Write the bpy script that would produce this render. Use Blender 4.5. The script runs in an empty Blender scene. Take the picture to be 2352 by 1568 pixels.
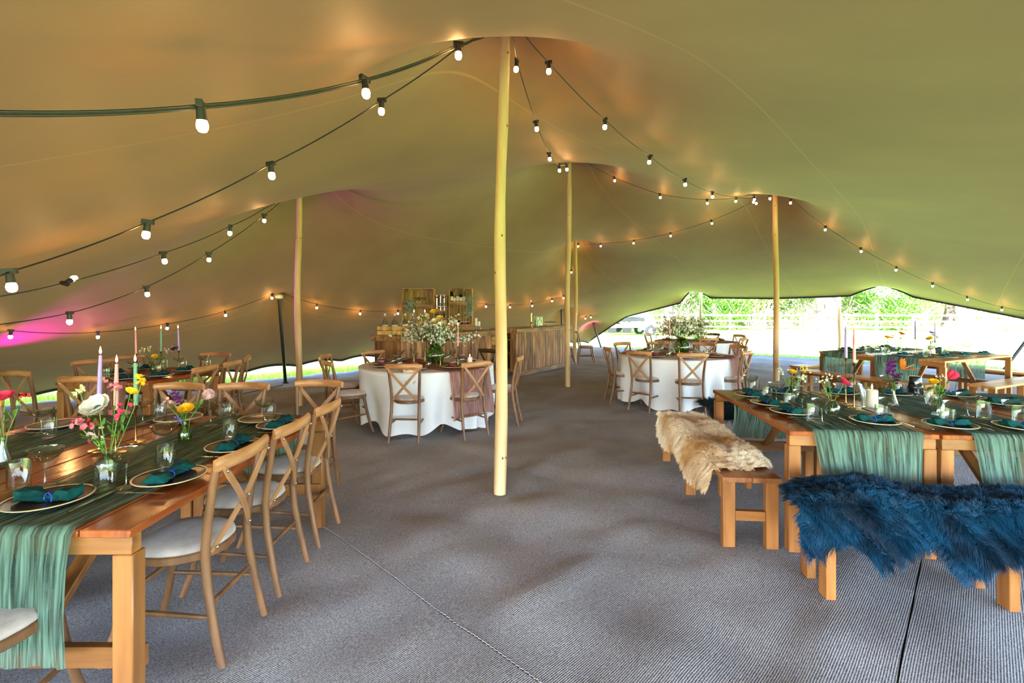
import bpy, math, random
import numpy as np
from mathutils import Vector, Matrix, Euler
random.seed(7); RNG=np.random.default_rng(7)
sc=bpy.context.scene; COL=sc.collection
PI=math.pi
# light levels and canvas colour
SKY_STR=2.5; SUN_STR=36.0; EXPO=.50; PINK=500; BULB=160
CANV1=(.196,.110,.030); CANV2=(.246,.146,.042); CANV_T=.005
# ---------------------------------------------------------------- camera, world, sun, exposure
FPX=1100.0
cam=bpy.data.cameras.new('camera'); cam.sensor_width=36; cam.lens=36*FPX/2352; cam.shift_y=-76/2352; cam.clip_start=.05; cam.clip_end=400
co=bpy.data.objects.new('camera',cam); COL.objects.link(co); co.location=(0,0,1.5); co.rotation_euler=(PI/2,0,0); sc.camera=co
world=bpy.data.worlds.new('sky'); sc.world=world; world.use_nodes=True
wn=world.node_tree; bg=wn.nodes['Background']
sky=wn.nodes.new('ShaderNodeTexSky'); sky.sky_type='NISHITA'; sky.sun_disc=False; sky.sun_elevation=math.radians(48); sky.sun_rotation=math.radians(220); sky.air_density=1.0; sky.dust_density=1.0
wn.links.new(sky.outputs[0],bg.inputs[0]); bg.inputs[1].default_value=SKY_STR
sun=bpy.data.lights.new('sun','SUN'); sun.energy=SUN_STR; sun.angle=.012; sun.color=(1,.95,.87)
so=bpy.data.objects.new('sun',sun); COL.objects.link(so)
so.rotation_euler=Vector((.60,.70,-.95)).to_track_quat('-Z','Y').to_euler()
for nm,loc,tgt,e,c in (('uplight_magenta',(-6.75,5.9,.55),(-5.55,6.6,1.5),PINK,(.62,0,1)),('uplight_violet',(2.9,17.6,.2),(2.85,18.3,1.15),PINK*.35,(.8,.12,.8))):
    l=bpy.data.lights.new(nm,'SPOT'); l.energy=e; l.color=c; l.spot_size=1.15; l.spot_blend=.9; l.shadow_soft_size=.05
    o=bpy.data.objects.new(nm,l); COL.objects.link(o); o.location=loc; o.rotation_euler=(Vector(tgt)-Vector(loc)).to_track_quat('-Z','Y').to_euler()
vs=sc.view_settings; vs.view_transform='Standard'; vs.look='None'; vs.gamma=1; vs.use_curve_mapping=False; vs.exposure=EXPO
cy=sc.cycles; cy.use_denoising=True; cy.max_bounces=9; cy.diffuse_bounces=5; cy.glossy_bounces=3; cy.transmission_bounces=6; cy.transparent_max_bounces=16
cy.sample_clamp_indirect=4; cy.caustics_reflective=False; cy.caustics_refractive=False
# ---------------------------------------------------------------- helpers
def T(px,py,z=0.0):
    "point of the horizontal plane z seen at a pixel of the photograph"
    Y=(1.5-z)*FPX/(py-708.0); return Vector(((px-1176)/FPX*Y,Y,z))
def lum(c): return c
def srgb(h):
    return tuple(((v/255/12.92) if v/255<=.04045 else ((v/255+.055)/1.055)**2.4) for v in h)
def vn(x,y,seed=0):
    x=np.asarray(x,float); y=np.asarray(y,float)
    xi=np.floor(x); yi=np.floor(y); fx=x-xi; fy=y-yi; fx=fx*fx*(3-2*fx); fy=fy*fy*(3-2*fy)
    def h(a,b):
        s=np.sin(a*127.1+b*311.7+seed*74.7)*43758.5453; return s-np.floor(s)
    return (h(xi,yi)*(1-fx)+h(xi+1,yi)*fx)*(1-fy)+(h(xi,yi+1)*(1-fx)+h(xi+1,yi+1)*fx)*fy
class MB:
    def __init__(s): s.v=[]; s.f=[]
    def add(s,v,f):
        o=len(s.v); s.v.extend([tuple(p) for p in v]); s.f.extend([tuple(i+o for i in q) for q in f]); return s
    def box(s,c,d,M=None,b=None):
        hx,hy,hz=d[0]/2,d[1]/2,d[2]/2
        if b is None: b=min(hx,hy,hz)*.12
        V=[];F=[]
        if b<=0:
            V=[(x,y,z) for x in(-hx,hx) for y in(-hy,hy) for z in(-hz,hz)]
            F=[(0,1,3,2),(4,6,7,5),(0,4,5,1),(2,3,7,6),(0,2,6,4),(1,5,7,3)]
        else:
            idx={}
            for x in(-1,1):
                for y in(-1,1):
                    for z in(-1,1):
                        for a in range(3):
                            p=[x*(hx-(b if a!=0 else 0)),y*(hy-(b if a!=1 else 0)),z*(hz-(b if a!=2 else 0))]
                            idx[x,y,z,a]=len(V); V.append(p)
                        F.append(tuple(idx[x,y,z,a] for a in ((0,1,2) if x*y*z>0 else (0,2,1))))
            for a in range(3):
                o=[k for k in range(3) if k!=a]
                for sg in(-1,1):
                    q=[]
                    for (p,r) in ((-1,-1),(1,-1),(1,1),(-1,1)):
                        k=[0,0,0]; k[a]=sg; k[o[0]]=p; k[o[1]]=r; q.append(idx[k[0],k[1],k[2],a])
                    fl=(sg>0)!=(a==1)
                    F.append(tuple(q if fl else q[::-1]))
            for a in range(3):
                o=[k for k in range(3) if k!=a]
                for p in(-1,1):
                    for r in(-1,1):
                        q=[]
                        for (sg,fa) in ((-1,o[0]),(1,o[0]),(1,o[1]),(-1,o[1])):
                            k=[0,0,0]; k[a]=sg; k[o[0]]=p; k[o[1]]=r; q.append(idx[k[0],k[1],k[2],fa])
                        fl=(p*r>0)==(a==1)
                        F.append(tuple(q if fl else q[::-1]))
        c=Vector(c)
        V=[(M@Vector(p) if M else Vector(p))+c for p in V]
        return s.add(V,F)
    def beam(s,a,b,w,h,roll=0):
        a=Vector(a);b=Vector(b);d=b-a; M=d.to_track_quat('Y','Z').to_matrix()
        if roll: M=M@Matrix.Rotation(roll,3,'Y')
        return s.box((a+b)/2,(w,d.length,h),M)
    def tube(s,P,R,n=8,caps=True,flat=1.0,ref=(0,0,1)):
        P=[Vector(p) for p in P]
        if not hasattr(R,'__len__'): R=[R]*len(P)
        V=[];F=[]; up=None
        for i,p in enumerate(P):
            d=(P[min(i+1,len(P)-1)]-P[max(i-1,0)]).normalized()
            if up is None:
                r=Vector(ref)
                if abs(r.dot(d))>.95: r=Vector((1,0,0))
                up=(r-d*r.dot(d)).normalized()
            else:
                up=(up-d*up.dot(d)).normalized()
            sd=d.cross(up)
            for k in range(n):
                a=2*PI*k/n; V.append(p+(sd*math.cos(a)+up*math.sin(a)*flat)*R[i])
        for i in range(len(P)-1):
            for k in range(n):
                a=i*n+k;b=i*n+(k+1)%n; F.append((a,b,b+n,a+n))
        if caps:
            F.append(tuple(range(n))[::-1]); F.append(tuple(range((len(P)-1)*n,len(P)*n)))
        return s.add(V,F)
    def lathe(s,prof,n=16,c=(0,0,0),M=None,cap=True):
        V=[];F=[];c=Vector(c)
        for r,z in prof:
            for k in range(n):
                a=2*PI*k/n; p=Vector((r*math.cos(a),r*math.sin(a),z)); V.append((M@p if M else p)+c)
        for i in range(len(prof)-1):
            for k in range(n):
                a=i*n+k;b=i*n+(k+1)%n; F.append((a,b,b+n,a+n))
        if cap and prof[0][0]>1e-4: F.append(tuple(range(n))[::-1])
        if cap and prof[-1][0]>1e-4: F.append(tuple(range((len(prof)-1)*n,len(prof)*n)))
        return s.add(V,F)
    def ball(s,c,r,n=8,m=6,sc3=(1,1,1)):
        V=[];F=[];c=Vector(c)
        for i in range(m+1):
            t=PI*i/m
            for k in range(n):
                a=2*PI*k/n; V.append(c+Vector((r*sc3[0]*math.sin(t)*math.cos(a),r*sc3[1]*math.sin(t)*math.sin(a),-r*sc3[2]*math.cos(t))))
        for i in range(m):
            for k in range(n):
                a=i*n+k;b=i*n+(k+1)%n; F.append((a,b,b+n,a+n))
        return s.add(V,F)
    def petal(s,c,d,up,L,W,cup=.3):
        c=Vector(c);d=Vector(d).normalized();up=Vector(up); sd=d.cross(up).normalized(); up=sd.cross(d).normalized()
        V=[];F=[]
        for i,(t,w) in enumerate(((0,.25),(.4,.95),(.8,.95),(1,.45))):
            for k in(-1,0,1):
                V.append(c+d*(L*t)+sd*(W*.5*w*k)+up*(cup*L*(t*t*.8+abs(k)*.18)))
        for i in range(3):
            for k in range(2):
                a=i*3+k; F.append((a,a+1,a+4,a+3))
        return s.add(V,F)
    def grid(s,nu,nv,fn):
        V=[fn(i/nu,j/nv) for i in range(nu+1) for j in range(nv+1)]
        F=[(i*(nv+1)+j,(i+1)*(nv+1)+j,(i+1)*(nv+1)+j+1,i*(nv+1)+j+1) for i in range(nu) for j in range(nv)]
        return s.add(V,F)
    def mesh(s,name,mat,smooth=True,ang=.7):
        me=bpy.data.meshes.new(name); me.from_pydata([tuple(p) for p in s.v],[],s.f); me.update()
        me.materials.append(mat)
        if smooth:
            me.shade_smooth(); me.set_sharp_from_angle(angle=ang)
        return me
def link(name,data,parent=None,loc=None,rot=None):
    o=bpy.data.objects.new(name,data); COL.objects.link(o)
    if parent: o.parent=parent
    if loc is not None: o.location=loc
    if rot is not None: o.rotation_euler=rot
    return o
def tag(o,label=None,cat=None,group=None,kind=None):
    if label: o['label']=label
    if cat: o['category']=cat
    if group: o['group']=group
    if kind: o['kind']=kind
    return o
def inst(name,parts,label,cat,loc,rot=0,group=None,scale=None,tilt=None):
    """a thing: an Empty at its base with one object per part; parts = [(name, mesh, opts)], opts: sub, kind, label"""
    r=link(name,None,None,loc,(tilt[0] if tilt else 0,tilt[1] if tilt else 0,rot)); tag(r,label,cat,group); r.empty_display_size=.05
    if scale: r.scale=(scale,)*3 if not hasattr(scale,'__len__') else scale
    for p in parts: addpart(r,p)
    return r
def addpart(r,p):
    nm,me=p[0],p[1]; op=p[2] if len(p)>2 else {}
    o=link(nm,me,r)
    if 'kind' in op: o['kind']=op['kind']
    if 'label' in op: o['label']=op['label']
    for q in op.get('sub',[]): addpart(o,q)
    return o
def single(name,me,label,cat,loc,rot=0,group=None,scale=None,tilt=None):
    o=link(name,me,None,loc,(tilt[0] if tilt else 0,tilt[1] if tilt else 0,rot)); tag(o,label,cat,group)
    if scale: o.scale=(scale,)*3
    return o
# ---------------------------------------------------------------- materials
def nodes(name):
    m=bpy.data.materials.new(name); m.use_nodes=True; nt=m.node_tree; return m,nt,nt.nodes['Principled BSDF']
def N(nt,t,**k):
    n=nt.nodes.new(t)
    for a,b in k.items():
        if a.startswith('i_'):
            key=a[2:]; key=int(key) if key.isdigit() else key.replace('_',' '); n.inputs[key].default_value=b
        else: setattr(n,a,b)
    return n
def mat(name,c1,c2=None,rough=.5,scale=8,stretch=(1,1,1),bump=0,bscale=None,metal=0,spec=.5,sheen=0,detail=4,trans=0,contrast=(.35,.65),rand=False,sss=0):
    m,nt,p=nodes(name); L=nt.links.new
    p.inputs['Roughness'].default_value=rough; p.inputs['Metallic'].default_value=metal; p.inputs['Specular IOR Level'].default_value=spec
    if sheen: p.inputs['Sheen Weight'].default_value=sheen
    tc=N(nt,'ShaderNodeTexCoord'); mp=N(nt,'ShaderNodeMapping'); mp.inputs['Scale'].default_value=stretch
    L(tc.outputs['Object'],mp.inputs[0])
    if rand:
        oi=N(nt,'ShaderNodeObjectInfo'); mu=N(nt,'ShaderNodeMath',operation='MULTIPLY',i_1=17.0); L(oi.outputs['Random'],mu.inputs[0])
        cb=N(nt,'ShaderNodeCombineXYZ'); [L(mu.outputs[0],cb.inputs[k]) for k in range(3)]; L(cb.outputs[0],mp.inputs['Location'])
    no=N(nt,'ShaderNodeTexNoise'); no.inputs['Scale'].default_value=scale; no.inputs['Detail'].default_value=detail; L(mp.outputs[0],no.inputs[0])
    if c2 is None: c2=tuple(v*.85 for v in c1)
    cr=N(nt,'ShaderNodeValToRGB'); cr.color_ramp.elements[0].position=contrast[0]; cr.color_ramp.elements[1].position=contrast[1]
    cr.color_ramp.elements[0].color=(*c1,1); cr.color_ramp.elements[1].color=(*c2,1); L(no.outputs[0],cr.inputs[0])
    out=cr.outputs[0]
    if rand:
        hs=N(nt,'ShaderNodeHueSaturation'); mr=N(nt,'ShaderNodeMapRange',i_3=.75,i_4=1.2); L(oi.outputs['Random'],mr.inputs[0]); L(mr.outputs[0],hs.inputs['Value']); L(out,hs.inputs['Color']); out=hs.outputs[0]
    L(out,p.inputs['Base Color'])
    if bump:
        b=N(nt,'ShaderNodeBump'); b.inputs['Strength'].default_value=bump; b.inputs['Distance'].default_value=.01
        if bscale:
            n2=N(nt,'ShaderNodeTexNoise'); n2.inputs['Scale'].default_value=bscale; n2.inputs['Detail'].default_value=3; L(mp.outputs[0],n2.inputs[0]); L(n2.outputs[0],b.inputs['Height'])
        else: L(no.outputs[0],b.inputs['Height'])
        L(b.outputs[0],p.inputs['Normal'])
    if trans:
        t=N(nt,'ShaderNodeBsdfTranslucent'); L(out,t.inputs[0]); mx=N(nt,'ShaderNodeMixShader'); mx.inputs[0].default_value=trans
        L(p.outputs[0],mx.inputs[1]); L(t.outputs[0],mx.inputs[2]); L(mx.outputs[0],nt.nodes['Material Output'].inputs[0])
    return m
def emis(name,c,e):
    m,nt,p=nodes(name); nt.nodes.remove(p); em=N(nt,'ShaderNodeEmission'); em.inputs[0].default_value=(*c,1); em.inputs[1].default_value=e
    nt.links.new(em.outputs[0],nt.nodes['Material Output'].inputs[0]); return m
def glass(name,tint=(.96,.98,.97),k=1.0,edge=(.55,.62,.6)):
    "thin-walled glass: clear to look through, mirror-like at grazing angles"
    m,nt,p=nodes(name); nt.nodes.remove(p); L=nt.links.new
    tr=N(nt,'ShaderNodeBsdfTransparent'); gl=N(nt,'ShaderNodeBsdfGlossy'); gl.inputs['Roughness'].default_value=.03
    lw=N(nt,'ShaderNodeLayerWeight'); lw.inputs[0].default_value=.35
    mc=N(nt,'ShaderNodeMix',data_type='RGBA'); mc.inputs[6].default_value=(*tint,1); mc.inputs[7].default_value=(*edge,1); L(lw.outputs['Facing'],mc.inputs[0]); L(mc.outputs[2],tr.inputs[0])
    l2=N(nt,'ShaderNodeLayerWeight'); l2.inputs[0].default_value=.5; pw=N(nt,'ShaderNodeMath',operation='POWER',i_1=3.0); L(l2.outputs['Facing'],pw.inputs[0])
    mu=N(nt,'ShaderNodeMath',operation='MULTIPLY_ADD',use_clamp=True); mu.inputs[1].default_value=.55*k; mu.inputs[2].default_value=.07; L(pw.outputs[0],mu.inputs[0])
    mx=N(nt,'ShaderNodeMixShader'); L(mu.outputs[0],mx.inputs[0]); L(tr.outputs[0],mx.inputs[1]); L(gl.outputs[0],mx.inputs[2])
    L(mx.outputs[0],nt.nodes['Material Output'].inputs[0]); return m
def gauze(name,c1,c2,alpha):
    "crinkled open-weave cloth: streaks along its length, partly see-through"
    m,nt,p=nodes(name); L=nt.links.new; p.inputs['Roughness'].default_value=.9; p.inputs['Specular IOR Level'].default_value=.1
    uv=N(nt,'ShaderNodeUVMap'); mp=N(nt,'ShaderNodeMapping'); mp.inputs['Scale'].default_value=(26,2.2,1); L(uv.outputs[0],mp.inputs[0])
    no=N(nt,'ShaderNodeTexNoise'); no.inputs['Scale'].default_value=1.6; no.inputs['Detail'].default_value=4; no.inputs['Distortion'].default_value=.6; L(mp.outputs[0],no.inputs[0])
    cr=N(nt,'ShaderNodeValToRGB'); cr.color_ramp.elements[0].position=.32; cr.color_ramp.elements[1].position=.66; cr.color_ramp.elements[0].color=(*c1,1); cr.color_ramp.elements[1].color=(*c2,1)
    L(no.outputs[0],cr.inputs[0]); L(cr.outputs[0],p.inputs['Base Color'])
    t=N(nt,'ShaderNodeBsdfTranslucent'); L(cr.outputs[0],t.inputs[0]); m1=N(nt,'ShaderNodeMixShader'); m1.inputs[0].default_value=.45; L(p.outputs[0],m1.inputs[1]); L(t.outputs[0],m1.inputs[2])
    tr=N(nt,'ShaderNodeBsdfTransparent'); mr=N(nt,'ShaderNodeMapRange',i_1=.35,i_2=.62,i_3=alpha,i_4=1.0); L(no.outputs[0],mr.inputs[0])
    m2=N(nt,'ShaderNodeMixShader'); L(mr.outputs[0],m2.inputs[0]); L(tr.outputs[0],m2.inputs[1]); L(m1.outputs[0],m2.inputs[2]); L(m2.outputs[0],nt.nodes['Material Output'].inputs[0])
    b=N(nt,'ShaderNodeBump'); b.inputs['Strength'].default_value=1; b.inputs['Distance'].default_value=.02; L(no.outputs[0],b.inputs['Height']); L(b.outputs[0],p.inputs['Normal'])
    return m
W=lambda r,g,b: srgb((r,g,b))
M={}
M['chair']=mat('bentwood_brown',W(96,64,40),W(128,88,56),rough=.42,scale=5,stretch=(3,3,.6),bump=.12)
M['chair_dark']=mat('bentwood_dark',W(52,32,20),W(70,46,30),rough=.4,scale=5)
M['rail']=mat('bentwood_rail',W(150,100,60),W(186,134,90),rough=.38,scale=6,stretch=(1,3,4),bump=.1)
M['brace']=mat('brace_brown',W(150,106,72),W(170,124,88),rough=.45)
M['pad']=mat('cream_velvet_pad',W(158,145,142),W(182,168,163),rough=.95,scale=14,sheen=.4,bump=.15,bscale=60)
M['bolt']=mat('steel_bolt',W(200,200,195),rough=.25,metal=1)
M['pine']=mat('varnished_pine',W(116,70,32),W(164,108,56),rough=.38,scale=3.2,stretch=(5,5,.7),bump=.15,rand=True,contrast=(.3,.7))
M['pine_x']=mat('varnished_pine_long',W(116,70,32),W(164,108,56),rough=.38,scale=3.2,stretch=(.8,5,5),bump=.15,rand=True,contrast=(.3,.7))
M['top']=mat('stained_table_top',W(112,50,20),W(168,88,36),rough=.2,scale=2.6,stretch=(9,.8,4),bump=.1,rand=True,contrast=(.3,.7))
M['benchtop']=mat('stained_bench_top',W(110,62,38),W(160,104,64),rough=.35,scale=2.6,stretch=(9,.8,4),bump=.12,rand=True,contrast=(.3,.7))
M['bentop2']=mat('pine_bench_top',W(160,100,44),W(196,138,76),rough=.35,scale=2.6,stretch=(9,.8,4),bump=.12,rand=True)
M['pole']=mat('peeled_pole',W(182,144,98),W(218,190,146),rough=.5,scale=3,stretch=(3,3,.35),bump=.35,contrast=(.3,.7))
M['knot']=mat('knot_wood',W(120,80,36),rough=.6)
M['scorch']=mat('scorched_plank',W(64,40,22),W(168,120,76),rough=.7,scale=2.4,stretch=(5,5,.9),bump=.3,rand=True,contrast=(.3,.62),detail=6)
M['slab']=mat('waney_slab',W(110,78,42),W(170,130,80),rough=.65,scale=3,stretch=(1,5,5),bump=.3,rand=True)
M['crate']=mat('crate_wood',W(140,104,52),W(196,156,90),rough=.7,scale=4,stretch=(4,4,.8),bump=.3,rand=True)
M['black']=mat('black_rubber',W(20,22,24),W(28,30,32),rough=.5)
M['blackpole']=mat('black_pole_paint',W(14,20,28),W(20,28,36),rough=.35)
M['trim']=mat('dark_green_binding',W(20,44,34),W(14,32,26),rough=.7)
M['cap']=mat('white_cap',W(220,215,200),rough=.6)
M['teal']=mat('teal_napkin',W(0,50,54),W(4,74,74),rough=.9,scale=20,bump=.5,bscale=50,spec=.2)
M['ribbon']=mat('blue_ribbon',W(20,60,190),W(40,90,220),rough=.6)
M['plate']=mat('grey_glaze',W(58,55,55),W(72,68,67),rough=.2,scale=30)
M['platerim']=mat('cream_rim',W(222,208,180),rough=.3)
M['steel']=mat('cutlery_steel',W(200,196,190),rough=.15,metal=1)
M['glass']=glass('clear_glass',(.975,.985,.98),2.0,(.84,.89,.88)); M['greenglass']=glass('green_glass',(.78,.92,.76),.9,(.42,.6,.4)); M['ribglass']=glass('ribbed_glass',(.85,.9,.9),2.2,(.5,.6,.6))
M['brass']=mat('brass',W(205,165,95),rough=.22,metal=1)
M['lilac']=mat('lilac_wax',W(150,128,205),W(160,140,215),rough=.4); M['pink']=mat('pink_wax',W(226,140,150),W(232,150,160),rough=.4); M['sage']=mat('green_wax',W(92,148,128),W(100,156,136),rough=.4)
M['stitch']=mat('pale_stitch',W(170,172,178),rough=.9); M['wax']=mat('white_wax',W(236,228,218),rough=.5); M['purplewax']=mat('purple_wax',W(96,80,150),rough=.4)
M['flame']=emis('flame',(1,.50,.14),30); M['bulb']=emis('bulb_glow',(1,.50,.17),BULB)
M['cloth']=mat('white_cloth',W(232,233,242),W(236,237,244),rough=.9,scale=6,trans=.15)
M['napkin']=mat('beige_napkin',W(206,180,140),W(222,200,164),rough=.9)
M['terra']=mat('dark_red_bowl',W(96,34,24),W(120,48,34),rough=.4)
M['leaf']=mat('leaf_green',W(58,104,30),W(108,158,54),rough=.6,scale=30,trans=.3); M['leafdark']=mat('leaf_dark',W(36,70,26),W(72,108,44),rough=.6,scale=30,trans=.25)
M['stem']=mat('stem_green',W(96,140,62),rough=.6); M['twig']=mat('twig',W(96,76,50),rough=.8)
M['eucal']=mat('eucalyptus',W(110,136,110),W(140,164,140),rough=.7)
FC={'white':(238,236,232),'pinkpale':(232,190,200),'hotpink':(236,60,110),'yellow':(250,206,30),'purple':(120,30,140),'violet':(120,110,215),'orange':(250,140,40),'red':(214,50,70),'rose':(226,130,150),'cream':(246,236,190),'plum':(80,24,80)}
for k,v in FC.items(): M['f_'+k]=mat('petal_'+k,W(*v),W(*[int(c*.88) for c in v]),rough=.7,scale=40,trans=.3)
M['fcentre']=mat('flower_centre',W(70,82,96),rough=.7)
M['grass']=mat('grass_blade',W(70,140,30),W(110,180,50),rough=.6,scale=2,trans=.3)
M['bark']=mat('bark',W(46,38,32),W(92,80,70),rough=.9,scale=3,stretch=(3,3,.6),bump=.8)
M['hedge']=mat('hedge_leaf',W(112,138,76),W(186,194,140),rough=.6,scale=1.2,trans=.35)
M['blossomtree']=mat('pale_twigs',W(176,160,130),W(210,200,176),rough=.8)
M['fence']=mat('weathered_rail',W(150,138,112),W(176,164,136),rough=.8,scale=3)
M['white']=mat('white_paint',W(225,228,230),rough=.4); M['tyre']=mat('tyre',W(30,32,36),rough=.8); M['galv']=mat('galvanised',W(150,158,165),rough=.4,metal=.6)
M['magenta_l']=mat('magenta_jam',W(150,30,80),rough=.3); M['amber']=glass('amber_glass',(.7,.35,.1),.9,(.3,.12,.03)); M['darkglass']=glass('dark_glass',(.08,.22,.16),.9,(.02,.06,.04)); M['label']=mat('paper_label',W(220,214,196),rough=.7)
M['chrome']=mat('chrome',W(225,225,225),rough=.08,metal=1); M['redcap']=mat('red_cap',W(190,30,36),rough=.4); M['ceramic']=mat('black_ceramic',W(16,26,34),rough=.15)
M['gauze_green']=gauze('green_gauze',W(40,76,68),W(132,168,154),.62); M['gauze_pink']=gauze('pink_gauze',W(140,98,92),W(206,160,154),.9)
def carpet_mat(rot):
    m,nt,p=nodes('ribbed_carpet'); L=nt.links.new; p.inputs['Roughness'].default_value=.95; p.inputs['Specular IOR Level'].default_value=.12
    tc=N(nt,'ShaderNodeTexCoord'); mp=N(nt,'ShaderNodeMapping'); mp.inputs['Rotation'].default_value=(0,0,rot); L(tc.outputs['Object'],mp.inputs[0])
    wv=N(nt,'ShaderNodeTexWave',wave_type='BANDS',bands_direction='X'); wv.inputs['Scale'].default_value=34; wv.inputs['Distortion'].default_value=1.2; wv.inputs['Detail'].default_value=2; wv.inputs['Detail Scale'].default_value=3; L(mp.outputs[0],wv.inputs[0])
    vo=N(nt,'ShaderNodeTexNoise'); vo.inputs['Scale'].default_value=130; vo.inputs['Detail'].default_value=2; L(mp.outputs[0],vo.inputs[0])
    ad=N(nt,'ShaderNodeMix',data_type='FLOAT'); ad.inputs[0].default_value=.62; L(wv.outputs['Fac'],ad.inputs[2]); L(vo.outputs[0],ad.inputs[3])
    cr=N(nt,'ShaderNodeValToRGB'); cr.color_ramp.elements[0].position=.28; cr.color_ramp.elements[1].position=.74; cr.color_ramp.elements[0].color=(*W(76,78,88),1); cr.color_ramp.elements[1].color=(*W(194,191,192),1); L(ad.outputs[0],cr.inputs[0])
    n2=N(nt,'ShaderNodeTexNoise'); n2.inputs['Scale'].default_value=1.3; n2.inputs['Detail'].default_value=5; L(tc.outputs['Object'],n2.inputs[0])
    mr=N(nt,'ShaderNodeMapRange',i_1=.3,i_2=.7,i_3=.78,i_4=1.08); L(n2.outputs[0],mr.inputs[0])
    hs=N(nt,'ShaderNodeHueSaturation'); L(mr.outputs[0],hs.inputs['Value']); L(cr.outputs[0],hs.inputs['Color']); L(hs.outputs[0],p.inputs['Base Color'])
    b=N(nt,'ShaderNodeBump'); b.inputs['Strength'].default_value=.5; b.inputs['Distance'].default_value=.004; L(ad.outputs[0],b.inputs['Height']); L(b.outputs[0],p.inputs['Normal'])
    return m
def canvas_mat():
    m,nt,p=nodes('stretch_canvas'); L=nt.links.new; p.inputs['Roughness'].default_value=.62; p.inputs['Specular IOR Level'].default_value=.35
    uv=N(nt,'ShaderNodeUVMap'); sx=N(nt,'ShaderNodeSeparateXYZ'); L(uv.outputs[0],sx.inputs[0])
    tc=N(nt,'ShaderNodeTexCoord'); no=N(nt,'ShaderNodeTexNoise'); no.inputs['Scale'].default_value=.9; no.inputs['Detail'].default_value=4; L(tc.outputs['Object'],no.inputs[0])
    cr=N(nt,'ShaderNodeValToRGB'); cr.color_ramp.elements[0].position=.3; cr.color_ramp.elements[1].position=.7; cr.color_ramp.elements[0].color=(*CANV1,1); cr.color_ramp.elements[1].color=(*CANV2,1); L(no.outputs[0],cr.inputs[0])
    # welded seams: lighter narrow bands every couple of metres
    f=N(nt,'ShaderNodeMath',operation='MULTIPLY',i_1=7.0); L(sx.outputs[1],f.inputs[0]); a=N(nt,'ShaderNodeMath',operation='FRACT'); L(f.outputs[0],a.inputs[0])
    s=N(nt,'ShaderNodeMath',operation='SUBTRACT',i_1=.5); L(a.outputs[0],s.inputs[0]); ab=N(nt,'ShaderNodeMath',operation='ABSOLUTE'); L(s.outputs[0],ab.inputs[0]); lt=N(nt,'ShaderNodeMath',operation='LESS_THAN',i_1=.0045); L(ab.outputs[0],lt.inputs[0])
    mx=N(nt,'ShaderNodeMix',data_type='RGBA'); mx.inputs[7].default_value=(*[min(1,c*1.12) for c in CANV2],1); L(lt.outputs[0],mx.inputs[0]); L(cr.outputs[0],mx.inputs[6]); L(mx.outputs[2],p.inputs['Base Color'])
    t=N(nt,'ShaderNodeBsdfTranslucent'); t.inputs[0].default_value=(.62,.45,.24,1); ms=N(nt,'ShaderNodeMixShader'); ms.inputs[0].default_value=CANV_T; L(p.outputs[0],ms.inputs[1]); L(t.outputs[0],ms.inputs[2]); L(ms.outputs[0],nt.nodes['Material Output'].inputs[0])
    n3=N(nt,'ShaderNodeTexNoise'); n3.inputs['Scale'].default_value=240; L(tc.outputs['Object'],n3.inputs[0]); b=N(nt,'ShaderNodeBump'); b.inputs['Strength'].default_value=.15; b.inputs['Distance'].default_value=.002; L(n3.outputs[0],b.inputs['Height']); L(b.outputs[0],p.inputs['Normal'])
    return m
def lawn_mat():
    m,nt,p=nodes('lawn_turf'); L=nt.links.new; p.inputs['Roughness'].default_value=.9; p.inputs['Specular IOR Level'].default_value=.2
    tc=N(nt,'ShaderNodeTexCoord'); no=N(nt,'ShaderNodeTexNoise'); no.inputs['Scale'].default_value=.7; no.inputs['Detail'].default_value=8; L(tc.outputs['Object'],no.inputs[0])
    cr=N(nt,'ShaderNodeValToRGB'); cr.color_ramp.elements[0].position=.35; cr.color_ramp.elements[1].position=.7; cr.color_ramp.elements[0].color=(*W(118,152,52),1); cr.color_ramp.elements[1].color=(*W(170,190,98),1); L(no.outputs[0],cr.inputs[0]); L(cr.outputs[0],p.inputs['Base Color'])
    return m
def hair_mat(name,c1,c2,nscale=3,grad=None):
    m,nt,p=nodes(name); L=nt.links.new; p.inputs['Roughness'].default_value=.55; p.inputs['Specular IOR Level'].default_value=.3
    tc=N(nt,'ShaderNodeTexCoord'); no=N(nt,'ShaderNodeTexNoise'); no.inputs['Scale'].default_value=nscale; no.inputs['Detail'].default_value=5; L(tc.outputs['Object'],no.inputs[0])
    cr=N(nt,'ShaderNodeValToRGB'); cr.color_ramp.elements[0].position=.38; cr.color_ramp.elements[1].position=.62; cr.color_ramp.elements[0].color=(*c1,1); cr.color_ramp.elements[1].color=(*c2,1); L(no.outputs[0],cr.inputs[0]); L(cr.outputs[0],p.inputs['Base Color'])
    return m
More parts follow.
